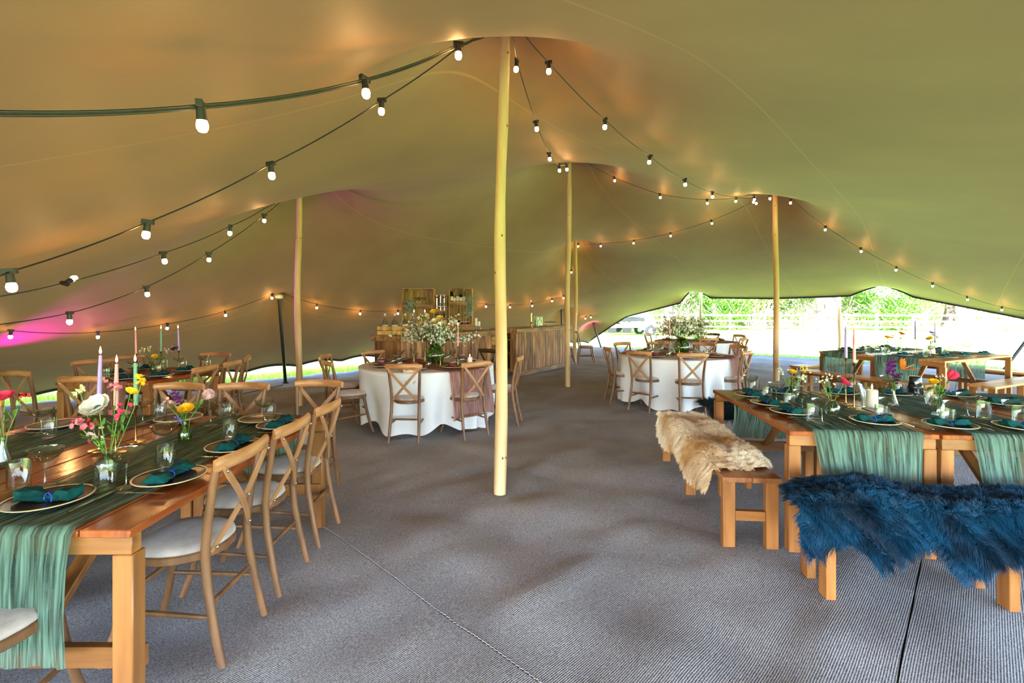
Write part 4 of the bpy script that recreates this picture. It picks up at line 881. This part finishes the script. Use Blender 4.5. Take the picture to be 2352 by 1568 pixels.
shelf_crate(XB(998),XB(1026),BZ,1.5+30/FPX*BY,[.24,.42],'narrow middle crate shelf behind the bar holding the chrome taps',4)
shelf_crate(XB(1032),XB(1084),BZ+.10,1.5+45/FPX*BY,[.46],'right crate shelf behind the bar filled with spirit bottles',7)
z1=BZ+.10+.475
for px,h,mt,cp,w in ((1036,.30,'darkglass','cap','leftmost dark green'),(1042,.24,'glass','black','second, clear'),(1050,.30,'glass','redcap','red-capped'),(1057,.25,'darkglass','black','dark'),(1065,.29,'glass','cap','tall clear')):
    bottle((XB(px),BY-.03,z1),.036,h,M[mt],w+' spirit bottle on the upper shelf of the right crate',M[cp],True,'spirit bottles on the upper crate shelf')
for px,h,mt,cp,w in ((1038,.20,'glass','black','squat clear'),(1046,.24,'glass','black','clear stoppered'),(1053,.13,'darkglass','cap','small dark')):
    bottle((XB(px),BY-.03,BZ+.118),.038,h,M[mt],w+' bottle on the bottom shelf of the right crate',M[cp],True,'bottles on the bottom crate shelf',.25)
for px,mt,w in ((1057,'amber','amber'),(1063,'greenglass','green'),(1068,'magenta_l','magenta'),(1075,'greenglass','second green')):
    inst('jar',[('body',lathe_mesh('body',[(0,0),(.026,0),(.028,.05),(.02,.062),(0,.062)],M[mt],12)),('lid',lathe_mesh('lid',[(.022,.06),(.022,.072),(0,.072)],M['cap'],12))],w+' little jar on the bottom shelf of the right crate','jar',(XB(px),BY-.04,BZ+.118),0,'little jars on the bottom crate shelf')
def trailing(loc,label,n,down,pot=True,seed=0):
    rr=random.Random(seed); P=[]; lf=MB()
    if pot: P.append(('pot',lathe_mesh('pot',[(0,0),(.035,0),(.045,.07),(.04,.07),(.032,.01),(0,.01)],M['cap'],14)))
    for k in range(n):
        t=rr.random()**1.2; c=Vector((rr.gauss(0,.05)+.04*math.sin(t*4),-.05-.03*t+rr.gauss(0,.02),.10-down*t+rr.gauss(0,.02))); lf.petal(c,(rr.gauss(0,1),rr.gauss(-.5,.6),rr.gauss(-.2,1)),(0,-1,.3),.032,.018,.2)
    P.append(('foliage',lf.mesh('foliage',M['eucal'],True,3),{'kind':'stuff'})); inst('trailing_plant',P,label,'plant',loc)
trailing((XB(941),BY-.1,BZ+.515),'grey-green trailing plant in a white pot on the left crate',220,.25,True,2)
trailing((XB(1077),BY-.1,z1+.02),'grey-green foliage trailing down the right crate',260,.42,False,3)
for k,px in enumerate((955,962,972)): inst('martini_glass',MART,'%s conical cocktail glass on the left crate shelf'%('left','middle','right')[k],'glass',(XB(px),BY-.02,BZ+.51),0,'cocktail glasses on the left crate shelf')
# taps
m=MB()
for k in range(3): m.tube([(-.09+.075*k,0,.0),(-.09+.075*k,0,.30)],.011,8)
m2=MB(); m2.tube([(-.13,0,.06),(.11,0,.06)],.018,10); m2.tube([(-.13,0,0),(-.13,0,.08)],.012,8)
m3=MB()
for k in range(2): m3.tube([(.0+.075*k,-.02,.06),(.0+.075*k,-.09,.05),(.0+.075*k,-.09,-.02)],.009,8); m3.tube([(.0+.075*k,-.05,.07),(.0+.075*k,-.06,.13)],.008,8)
inst('beer_tap',[('handles',m.mesh('handles',M['chrome'])),('manifold',m2.mesh('manifold',M['chrome'])),('spout',m3.mesh('spout',M['chrome']))],'chrome beer taps in the middle crate behind the bar','tap',(XB(1012),BY-.05,BZ+.44))
for k in range(4): single('stemless_glass',BALLG,'%s clear glass hanging in a row under the taps'%('first','second','third','fourth')[k],'glass',(XB(1002+6.5*k),BY-.03,BZ+.255),0,'clear glasses in a row under the taps')
for k in range(3): single('wine_glass',BALLG,'%s round glass on the middle crate bottom shelf'%('left','middle','right')[k],'glass',(XB(1005+8*k),BY-.03,BZ+.01),0,'round glasses on the middle crate bottom')
pillar((XB(1092),BY-.02),BZ+.10,.03,.16,'taller white pillar candle on the back counter, right of the crates',False,'white pillar candles on the back counter'); pillar((XB(1099),BY-.02),BZ+.10,.03,.095,'shorter white pillar candle on the back counter, right of the crates',False,'white pillar candles on the back counter')
# right counter top
p=barpt(4.32,.25); m=MB(); m.lathe([(0,0),(.05,0),(.05,.01),(.018,.025),(.026,.06),(.012,.09),(.026,.13),(.014,.17),(.024,.21),(.013,.26),(.022,.3),(.014,.33),(.02,.345),(0,.34)],14); inst('candlestick',[('stick',m.mesh('stick',M['brass']))],'turned brass candlestick on the right bar counter','candlestick',p)
m=MB(); m.tube([(0,0,0),(0,0,.26)],[.011,.008],10); m2=MB(); m2.lathe([(0,.265),(.005,.275),(0,.30)],8); inst('taper_candle',[('wax',m.mesh('wax',M['purplewax'])),('flame',m2.mesh('flame',M['flame']))],'slim violet taper candle on the right bar counter','candle',(p[0],p[1],p[2]+.34),0,'tall taper candles')
def hurricane(p,z,r,h,label,mt='glass',cr=.04,chh=.14,clab='white pillar candle',ribs=0):
    pr=[(0,0),(r*.8,0),(r*.84,.012),(r*.88,h*.4),(r,h*.75),(r*1.18,h),(r*1.15,h),(r*.97,h*.75),(r*.84,h*.4),(r*.8,.016),(0,.012)] if not ribs else [(0,0),(r,0),(r,h),(r*.95,h),(r*.95,.012),(0,.012)]
    m=MB(); m.lathe(pr,32)
    if ribs: m.v=[(x*(1+.05*math.cos(16*math.atan2(y,x))),y*(1+.05*math.cos(16*math.atan2(y,x))),zz) for x,y,zz in m.v]
    inst('hurricane_vase',[('vessel',m.mesh('vessel',M[mt]))],label,'candle holder',(p[0],p[1],z)); pillar(p,z+.014,cr,chh,clab)
p=barpt(4.72,.3); hurricane(p,BT,.10,.24,'ribbed crystal hurricane glass on the right bar counter','ribglass',.03,.16,'white candle inside the ribbed glass on the bar',1)
for k in range(8): q=barpt(5.08+.085*(k%4),.18+.14*(k//4)); inst('coupe_glass',COUPE,'%s coupe of the cluster on the right end of the bar, %s row'%(('first','second','third','fourth')[k%4],('front','back')[k//4]),'glass',q,0,'coupes on the bar end',.75)
# ================================================================ chairs at the front left block
G='cross-back wooden chairs'
for y,w in ((2.17,'nearest the camera'),(2.66,'second from the camera'),(3.17,'third, at the table corner')): chair(-1.475,y,180,'cross-back chair on the right side of the front left table, '+w,G)
chair(-1.76,1.57,90,'cream-padded chair at the bottom left corner, facing the front left table',G)
for x,f,w in ((-1.66,-92,'right end of the row'),(-2.2,-88,'middle of the row'),(-2.74,-90,'left end of the row')): chair(x,3.83 if x>-2 else 3.68,f,'cross-back chair at the far end of the front left table, '+w,G)
for y,w in ((3.05,'farther one'),(2.45,'nearer one')): chair(-3.2,y,0,'cross-back chair on the shadowed left side of the front left table, '+w,G)
# second table left
chair(-3.93,4.62,92,'cross-back chair at the near end of the back left table, beside the pink runner',G)
chair(-4.88,5.02,75,'cross-back chair standing leftmost by the lit gap in the canvas',G)
chair(-4.80,5.62,-30,'cross-back chair on the far left side of the back left table, nearer',G)
chair(-4.78,6.15,-25,'cross-back chair on the far left side of the back left table, farther',G)
chair(-4.13,6.42,-88,'cross-back chair at the far end of the back left table',G)
for y,f,w in ((5.15,178,'nearest'),(5.62,184,'middle')): chair(-3.55,y,f,'cross-back chair on the right side of the back left table, '+w,G)
chair(-3.68,6.1,205,'cross-back chair at the far right corner of the back left table',G)
# ================================================================ round tables
def round_table(cx_,cy_,R,seed,name,run,chairs,settings,grp):
    m=MB(); m.lathe([(0,.725),(R-.03,.725),(R-.02,.745),(0,.745)],48); P=[('tabletop',m.mesh('tabletop',M['benchtop']),(0,0,0))]
    for k in range(4):
        a=k*PI/2+.6; m=MB(); m.tube([(.30*math.cos(a),.30*math.sin(a),.72),(.42*math.cos(a),.42*math.sin(a),0)],.016,8); P.append(('leg',m.mesh('leg',M['black']),(0,0,0)))
    place('round_table',P,'round folding table hidden under the cloth, '+name,'table',(cx_,cy_,0),0,'round banquet tables')
    single('tablecloth',round_cloth(R,seed),'white floor-length tablecloth draped over the '+name,'tablecloth',(cx_,cy_,0),0,'white round tablecloths')
    single('table_runner',round_drape(M['gauze_pink'],R,.62,.52,seed,.757,run,False),'dusty pink gauze runner hanging over the '+name,'runner',(cx_,cy_,0),0,'pink gauze runners')
    for a,r,lab,pr in chairs: t=math.radians(a); chair(cx_+r*math.cos(t),cy_+r*math.sin(t),a+180,lab,'chairs around the round tables',pr)
    for k,(a,w) in enumerate(settings):
        t=math.radians(a); c,s=math.cos(t),math.sin(t); q=lambda r,o:(cx_+r*c-o*s,cy_+r*s+o*c)
        b=q(R*.70,0); lab=w+' of the '+name
        inst('dinner_plate',PL,'grey plate, '+lab,'plate',(*b,TZ),0,'plates on the round tables')
        m_=BOWL_P; inst('small_bowl',m_,'dark red bowl with blossoms, '+lab,'bowl',(*b,TZ+.012),a,'dark red bowls with blossoms')
        single('stemless_glass',BALLG,'round stemless glass, '+lab,'glass',(*q(R*.50,.12),TZ),0,'stemless glasses on the round tables')
        inst('martini_glass',MART,'slim conical cocktail glass, '+lab,'glass',(*q(R*.42,-.08),TZ),0,'conical glasses on the round tables')
        for o,me,nm in((-.17,FORK,'fork'),(.17,KNIFE,'knife')): single(nm,me,'steel %s, %s'%(nm,lab),nm,(*q(R*.72,o),TZ+.002),t+PI/2,'cutlery on the round tables')
_b=MB(); _rr=random.Random(5)
for k in range(8): 
    c=Vector((_rr.gauss(0,.018),_rr.gauss(0,.018),.05)); [_b.petal(c,(math.cos(j*1.2),math.sin(j*1.2),.4),(0,0,1),.022,.02,.3) for j in range(5)]
BOWL_P=[('dish',lathe_mesh('dish',[(0,0),(.045,0),(.052,.01),(.053,.04),(.049,.04),(.047,.014),(0,.01)],M['terra'],20)),('blossom',_b.mesh('blossom',M['f_pinkpale'],True,2))]
n1='round table before the bar'
round_table(-1.13,6.4,.87,1,n1,math.radians(-42),[(-94,.82,'cross-back chair with its back to the camera at the '+n1,None),(-50,.86,'cross-back chair over the pink runner at the '+n1,None),(-146,1.02,'cross-back chair facing right at the near left of the '+n1,None),(181,1.1,'cross-back chair at the left side of the '+n1,None),(146,.82,'cross-back chair facing us at the back left of the '+n1,None),(47,.86,'dark brown chair at the back right of the '+n1,CHD),(-8,.98,'cross-back chair half hidden behind the central pole',None)],
 [(-94,'front place'),(-50,'front right place'),(-146,'near left place'),(181,'left place'),(143,'back left place'),(47,'back right place'),(-8,'right place')],n1)
n2='middle round table'
round_table(2.63,7.72,.88,2,n2,math.radians(-30),[(184,.85,'cross-back chair seen from the side at the left of the '+n2,None),(-136,.84,'cross-back chair at the near left of the '+n2,None),(-97,.86,'cross-back chair with its back to the camera at the '+n2,None),(-44,.84,'cross-back chair at the near right of the '+n2,None),(122,.92,'cross-back chair at the back left of the '+n2,None),(86,.9,'cross-back chair facing us at the back of the '+n2,None),(47,.95,'cross-back chair at the back right of the '+n2,None),(15,.95,'cross-back chair at the right side of the '+n2,None)],
 [(184,'left place'),(-136,'near left place'),(-97,'front place'),(-44,'near right place'),(120,'back left place'),(86,'back place'),(47,'back right place')],n2)
n3='farthest round table'
round_table(4.2,11.0,.88,3,n3,math.radians(-30),[(145,.85,'cross-back chair at the left of the '+n3,None),(-97,.8,'cross-back chair with its back to us at the '+n3,None),(12,.9,'cross-back chair at the right of the '+n3,None),(50,.9,'dark brown chair at the back right of the '+n3,CHD),(-50,.86,'cross-back chair at the near right of the '+n3,None)],
 [(145,'left place'),(-97,'front place'),(12,'right place'),(-45,'near right place')],n3)
bouquet((-1.03,6.42),TZ,'tall arrangement of white blossom and daffodils in a green globe vase, table before the bar',1,.46,True,60)
bouquet((2.75,7.75),TZ,'wide arrangement of white blossom in a glass globe, middle round table',2,.46,False,70)
bouquet((4.3,11.05),TZ,'blossom arrangement on the farthest round table',3,.44,False,26)
for (p,st,wx,h,l) in (((-.92,6.15),.26,'sage',.26,'green taper candle in front of the daffodil arrangement'),((-.70,6.2),.25,'pink',.26,'pink taper candle right of the daffodil arrangement'),((-1.33,6.5),.42,'purplewax',.26,'violet taper candle left of the daffodil arrangement'),((-1.2,6.6),.42,'pink',.26,'pink taper candle behind the daffodil arrangement'),
    ((2.62,7.5),.30,'sage',.22,'green taper candle by the blossom on the middle round table'),((2.45,7.45),.33,'pink',.22,'pink taper candle by the blossom on the middle round table')): taper_set(p,TZ,st,M[wx],h,l)
pillar((-.55,6.25),TZ,.032,.10,'short lit white candle right of the green globe vase')
# draped beige napkin at front place of table one
m=MB(); m.grid(10,12,lambda u,v:((u-.5)*.26*(1-.5*v)+.01*math.sin(v*9),-.62-.32*v if v<.6 else -.812-.12*(v-.6)-.02*math.sin(u*9)*v,.785+.012*math.sin(u*14+v*3) if v<.6 else .775-.35*(v-.6)+.01*math.sin(u*14)))
single('napkin',m.mesh('napkin',M['napkin'],True,3),'beige napkin trailing over the cloth edge behind the front chair','napkin',(-1.13,6.4,0),-.06)
# lone chairs by the bar
chair(2.02,13.0,0,'lone cross-back chair seen side-on right of the bar counter',G); chair(1.45,12.75,0,'cross-back chair half hidden behind the tall pole at the bar end',G)
# ================================================================ front left table block
LT=trestle(1.72,.89)
place('trestle_table',LT,'long stained trestle table at the front left, nearest the aisle','table',(-1.735,2.48,0),0,'stained wooden trestle tables'); place('trestle_table',LT,'long stained trestle table at the front left, against its neighbour on the left','table',(-2.63,2.48,0),0,'stained wooden trestle tables')
single('runner',rect_drape(M['gauze_green'],1.72,.52,.46,.42,seed=11,wob=.02),'green gauze runner falling over the near end of the front left table','runner',(-1.73,2.48,0),0,'green gauze runners')
single('runner',rect_drape(M['gauze_green'],1.72,.56,.44,.42,seed=21),'green gauze runner on the left half of the front left table','runner',(-2.66,2.48,0),0,'green gauze runners')
n='front left table'
S=[((-1.76,1.82),0,'nearest plate of the '+n,1),((-1.47,2.06),PI/2,'aisle side first seat of the '+n,1),((-1.46,2.52),PI/2,'aisle side second seat of the '+n,1),((-1.44,2.98),PI/2,'aisle side third seat of the '+n,1),((-2.84,2.98),-PI/2,'left side far seat of the '+n,0),((-2.86,2.35),-PI/2,'left side near seat of the '+n,0),((-2.2,3.16),PI,'far end middle seat of the '+n,0),((-1.64,3.14),PI,'far end right seat of the '+n,0),((-2.72,1.83),0,'near end left seat of the '+n,1)]
for p,r,w,nap in S: plate_at(p,r,w,bool(nap),cut=1)
def glasses(lst,fn,nm):
    for px,py,w in lst: q=T(px,py,TZ); fn((q.x,q.y),w+nm)
glasses([(104,1116,'at the near left of the '),(290,1119,'in front of the anemone vase on the '),(378,1046,'left of the third aisle chair, '),(328,974,'behind the green candle on the '),(484,977,'right of the yellow flower on the '),(522,1004,'beside the second far tumbler, '),(608,971,'at the far right plate of the '),(95,998,'at the far left plate of the ')],coupe,n)
glasses([(43,1122,'at the left picture edge, '),(241,1127,'beside the nearest plate, '),(380,1080,'beside the second plate, '),(112,1008,'under the far left coupe, '),(367,967,'behind the green candlestick, '),(527,1012,'in the middle far part of the '),(619,966,'on the far right plate side of the '),(522,966,'near the middle far chair, ')],tumbler,n)
def pt(px,py): q=T(px,py,TZ); return (q.x,q.y)
taper_set(pt(228,1034),TZ,.262,M['lilac'],.235,'lilac taper candle on the front left table',lean=(.006,0)); taper_set(pt(266,1040),TZ,.222,M['pink'],.235,'pink taper candle in the middle of the front left table',lean=(.004,0)); taper_set(pt(312,1015),TZ,.205,M['sage'],.235,'green taper candle on the front left table',lean=(-.004,0))
vase(pt(250,1090),TZ,'cut',[(('open','white'),(.0,-.05,.30),.062),(('spray','rose'),(-.09,-.02,.20),.045),(('spray','red'),(-.13,0,.22),.035),(('spray','pinkpale'),(-.03,-.05,.19),.03),(('spray','hotpink'),(.06,-.02,.30),.035),(('ranunculus','yellow'),(.0,.12,.34),.03),(('spray','yellow'),(.04,.14,.40),.04),(('spray','rose'),(-.10,.16,.36),.035),(('spray','cream'),(-.22,.1,.36),.03)],'cut glass vase with a white anemone, front left table',3)
vase(pt(425,1014),TZ,'bottle',[(('ranunculus','yellow'),(.02,-.02,.175),.042),(('spike','purple'),(-.03,.0,.22),.04),(('spray','pinkpale'),(-.10,0,.21),.03),(('tulip','pinkpale'),(.085,.03,.23),.05),(('spray','violet'),(-.02,-.03,.13),.02)],'little green glass bottle with a yellow ranunculus, front left table',4)
vase(pt(6,1060),TZ,'flask',[(('open','hotpink'),(.01,0,.30),.045),(('spray','red'),(.07,.02,.31),.025),(('spray','yellow'),(-.05,.02,.27),.02)],'clear flask with a pink flower at the left picture edge',5)
# ================================================================ back left table
BL=trestle(1.2,.95); place('trestle_table',BL,'stained trestle table at the back left with a pink runner','table',(-4.13,5.42,0),0,'stained wooden trestle tables')
single('runner',rect_drape(M['gauze_pink'],1.2,.46,.42,.3,seed=31,step=.03,nw=30),'dusty pink gauze runner along the back left table','runner',(-4.08,5.42,0),0,'pink gauze runners')
n='back left table'
for k,(p,r,w) in enumerate([((-4.0,4.98),0,'near end'),((-3.83,5.2),PI/2,'right side near seat'),((-3.83,5.62),PI/2,'right side far seat'),((-4.45,5.35),-PI/2,'left side near seat'),((-4.45,5.75),-PI/2,'left side far seat')]): plate_at(p,r,w+' of the '+n,True,cut=1)
for k,(x,y,w) in enumerate([(-4.3,5.05,'at the near left of the '),(-3.95,5.3,'at the near right of the '),(-4.32,5.45,'in the middle left of the '),(-3.98,5.72,'at the far right of the '),(-4.3,5.85,'at the far left of the '),(-3.78,5.85,'at the far right corner of the ')]): coupe((x,y),w+n); tumbler((x+.09,y-.06),w+n)
taper_set((-4.28,5.45),TZ,.225,M['pink'],.26,'pink taper candle on the back left table',lean=(-.006,0)); taper_set((-4.12,5.62),TZ,.235,M['sage'],.26,'green taper candle on the back left table'); taper_set((-4.0,5.75),TZ,.235,M['lilac'],.26,'lilac taper candle on the back left table',lean=(-.01,0))
vase((-4.2,5.6),TZ,'bottle',[(('ranunculus','yellow'),(.05,-.04,.17),.035),(('spray','cream'),(-.14,0,.25),.04),(('spray','pinkpale'),(.16,.02,.24),.04),(('spike','plum'),(.22,.02,.26),.035),(('spray','hotpink'),(.08,0,.27),.02),(('spray','cream'),(-.05,.0,.26),.03)],'small vase with a yellow ranunculus on the back left table',6)
# ================================================================ front right block
AR=math.radians(-6); O=Vector((1.695,2.93)); U=Vector((.1045,.9945)); Vv=Vector((.9945,-.1045))
def rp(u,v): q=O+U*u+Vv*v; return (q.x,q.y)
RT=trestle(1.5,.85)
for k,w in enumerate(('leftmost, beside the cream sheepskin bench','middle one behind the blue sheepskin bench','rightmost, at the picture edge')): place('trestle_table',RT,'stained trestle table of the front right block, '+w,'table',(*rp(.75,.425+.862*k),0),AR,'stained wooden trestle tables')
for k,w in enumerate(('left','middle','right')): single('runner',rect_drape(M['gauze_green'],1.5,.60,.55,.45,seed=41+9*k),'%s green gauze runner of the front right block'%w,'runner',(*rp(.75,.46+.862*k),0),AR,'green gauze runners')
n='front right block'
S=[((1.11,.20),-PI/2,'left side farthest'),((.76,.20),-PI/2,'left side middle'),((.46,.22),-PI/2,'left side nearest'),((.22,.62),0,'near side first'),((.16,1.02),0,'near side second'),((.15,1.42),0,'near side third'),((1.30,.52),PI,'far side first'),((1.31,1.0),PI,'far side second'),((1.31,1.42),PI,'far side third'),((.95,1.98),PI,'right part middle'),((.55,2.25),PI,'right part nearer'),((1.30,1.9),PI,'far side fourth')]
for (u,v),r,w in S: plate_at(rp(u,v),r+AR,w+' seat, '+n,True)
glasses([(1724,904,'far left by the corner, '),(1783,925,'left behind the first plates, '),(1843,947,'left of the cut glass vase, '),(1888,973,'right of the nearest left tumbler, '),(1824,888,'behind the yellow flower, '),(1941,907,'behind the lilac candle, '),(2040,905,'left of the purple flower, '),(2043,971,'right of the glass candle holder, '),(2124,927,'before the black jar, '),(2194,980,'right of the red flower vase, '),(2222,956,'farther right of the red flower, '),(2330,978,'at the right picture edge, ')],coupe,n)
glasses([(1733,904,'far left corner, '),(1762,923,'second from the left corner, '),(1814,940,'third from the left corner, '),(1868,969,'before the cut glass vase, '),(1843,888,'behind the yellow flower, '),(1963,904,'between the candles and holder, '),(2026,971,'before the candle holder, '),(2177,980,'near side between two plates, '),(2260,961,'right of the red flower, '),(2070,909,'right of the purple flower, '),(2141,930,'beside the black jar, '),(2343,973,'at the right picture edge, ')],tumbler,n)
taper_set(pt(1943,927),TZ,.36,M['lilac'],.24,'lilac taper candle on the front right block'); taper_set(pt(1962,937),TZ,.34,M['pink'],.25,'pink taper candle on the front right block')
q=pt(2003,938); hurricane(q,TZ,.075,.175,'flared clear glass candle holder in the middle of the front right block','glass',.037,.125,'white pillar candle burning in the flared glass holder')
vase(pt(1820,920),TZ,'cut',[(('ranunculus','yellow'),(.0,0,.22),.035),(('spray','yellow'),(.10,0,.25),.03),(('spray','cream'),(.06,-.02,.18),.035),(('spray','white'),(-.10,0,.24),.025)],'small cut glass vase with yellow flowers, front right block',7)
vase(pt(1912,953),TZ,'cut',[(('ranunculus','hotpink'),(.07,-.01,.22),.045),(('spray','white'),(-.03,0,.26),.035),(('spray','cream'),(-.08,0,.24),.02)],'cut glass vase with a pink ranunculus, front right block',8)
vase(pt(2052,930),TZ,'flask',[(('spike','purple'),(-.02,0,.26),.055),(('lily','orange'),(.06,0,.27),.07),(('spike','plum'),(.0,-.02,.19),.04)],'clear flask with purple stock and an orange lily',9)
vase(pt(2154,953),TZ,'square',[(('tulip','hotpink'),(.07,0,.25),.055),(('ranunculus','yellow'),(-.03,0,.22),.034),(('spray','white'),(.02,0,.27),.02),(('spray','violet'),(.07,0,.17),.02)],'embossed glass bottle with a red ranunculus, front right block',10)
m=MB(); m.lathe([(0,0),(.055,0),(.058,.02),(.052,.04),(.058,.06),(.052,.08),(.046,.09),(.05,.105),(.044,.12),(.046,.14),(.038,.155),(0,.157)],20); q=rp(1.25,1.12); inst('ribbed_jar',[('body',m.mesh('body',M['ceramic']))],'black ribbed jar at the back of the front right block','jar',(*pt(2102,905),TZ))
# benches
BN=bench_parts(1.8,.36,M['benchtop']); BN2=bench_parts(1.8,.30,M['bentop2'])
def bench(loc,rot,label,P): place('bench',P,label,'bench',(loc[0],loc[1],0),rot,'plain wooden benches')
bench((1.57,3.86),math.radians(-5.2),'wooden bench under the cream sheepskin, left of the front right block',BN)
sheepskin((1.57,3.90,0),math.radians(-5.2),.80,.36,.36,-.075,'long cream and tan sheepskin on the bench by the left table side',(W(190,144,88),W(248,238,218),1.8),46000,.034,3,lobes=.08)
bench((2.50,2.50),math.radians(-96.5),'wooden bench under the dark blue sheepskin in the right foreground',BN2)
sheepskin((2.52,2.50,0),math.radians(-96.5),1.0,.335,.30,.08,'long dark blue sheepskin draped over the right foreground bench',(W(3,30,52),W(14,72,108),5),70000,.045,4,lobes=.03,shear=.26,wav=.15,hump=.04)
bench((3.0,5.0),math.radians(-96),'wooden bench behind the front right block, partly under navy fur',BN2)
sheepskin((2.5,5.03,0),math.radians(-96),.48,.30,.30,0,'small navy sheepskin showing at the far corner of the front right block',(W(6,26,38),W(14,50,66),5),9000,.06,5)
# ================================================================ far right block
DR=Vector((1.92,.9)).normalized(); DL=Vector((-DR.y,DR.x)); C0=Vector((6.15,6.8)); AF=math.atan2(DR.y,DR.x)
FT=trestle(2.1,.89,M['bentop2']); 
def fp(a,b): q=C0+DR*a+DL*b; return (q.x,q.y)
for k,w in enumerate(('nearer','farther')): place('trestle_table',FT,'pine trestle table of the far right block, '+w+' one','table',(*fp(1.05,.445+.9*k),0),AF-PI/2,'pine trestle tables at the far right')
for k,w in enumerate(('nearer','farther')): single('runner',rect_drape(M['gauze_green'],2.1,.58,.45,.45,seed=61+9*k,nw=34,step=.03),'green gauze runner hanging over the far right block, '+w+' one','runner',(*fp(1.05,.60+.86*k),0),AF-PI/2,'green gauze runners')
k=0; n='far right block'
for (a,b,w) in ((.45,.18,'near long side first'),(1.0,.18,'near long side second'),(1.6,.18,'near long side third'),(.2,.62,'left end nearer'),(.2,1.3,'left end farther'),(.5,1.62,'far long side first'),(1.1,1.62,'far long side second'),(1.7,1.62,'far long side third'),(1.9,.9,'right end')):
    plate_at(fp(a,b),AF,w+' seat, '+n,True,cut=0); coupe(fp(a+.1,b+(.24 if b<.9 else -.24)),'at the %s seat, %s'%(w,n)); tumbler(fp(a-.06,b+(.22 if b<.9 else -.22)),'at the %s seat, %s'%(w,n))
vase(fp(.45,.95),TZ,'bottle',[(('ranunculus','yellow'),(0,0,.25),.05),(('spray','red'),(.08,0,.26),.03)],'vase with a yellow flower at the left of the far right block',11)
vase(fp(.9,1.0),TZ,'bottle',[(('ranunculus','orange'),(.03,0,.30),.055),(('spray','white'),(-.08,0,.3),.03)],'vase with an orange flower on the far right block',12)
vase(fp(1.25,.7),TZ,'square',[(('ranunculus','yellow'),(-.05,0,.22),.045),(('open','white'),(.02,0,.28),.05),(('spray','red'),(.09,0,.26),.03)],'vase with white and yellow flowers on the far right block',13)
vase(fp(1.65,.9),TZ,'bottle',[(('ranunculus','violet'),(.02,0,.30),.05),(('ranunculus','yellow'),(0,0,.22),.04)],'vase with a violet flower on the far right block',14)
taper_set(fp(.85,.75),TZ,.26,M['purplewax'],.28,'dull violet taper candle on the far right block'); taper_set(fp(1.0,.55),TZ,.22,M['lilac'],.28,'lilac taper candle on the far right block')
pillar(fp(1.05,.62),TZ,.045,.13,'stout white pillar candle on the far right block',False)
BF=bench_parts(1.8,.30,M['bentop2'])
bench(fp(-.42,.88),AF,'pine bench along the left end of the far right block',BF)
bench(fp(1.0,-.35),AF-PI/2,'pine bench along the near side of the far right block, right part',BF)
bench(fp(.85,2.15),AF-PI/2,'pine bench along the far side of the far right block',BF)
bench(fp(2.55,.8),AF,'pine bench at the right end of the far right block',BF)
# ground cable on the carpet, left
m=MB(); Pc=[T(470,935),T(560,905),T(650,885)]; m.tube([(p.x,p.y,.012) for p in Pc],.008,6); single('floor_cable',m.mesh('floor_cable',M['black']),'black cable lying across the carpet at the left','cable',(0,0,0))
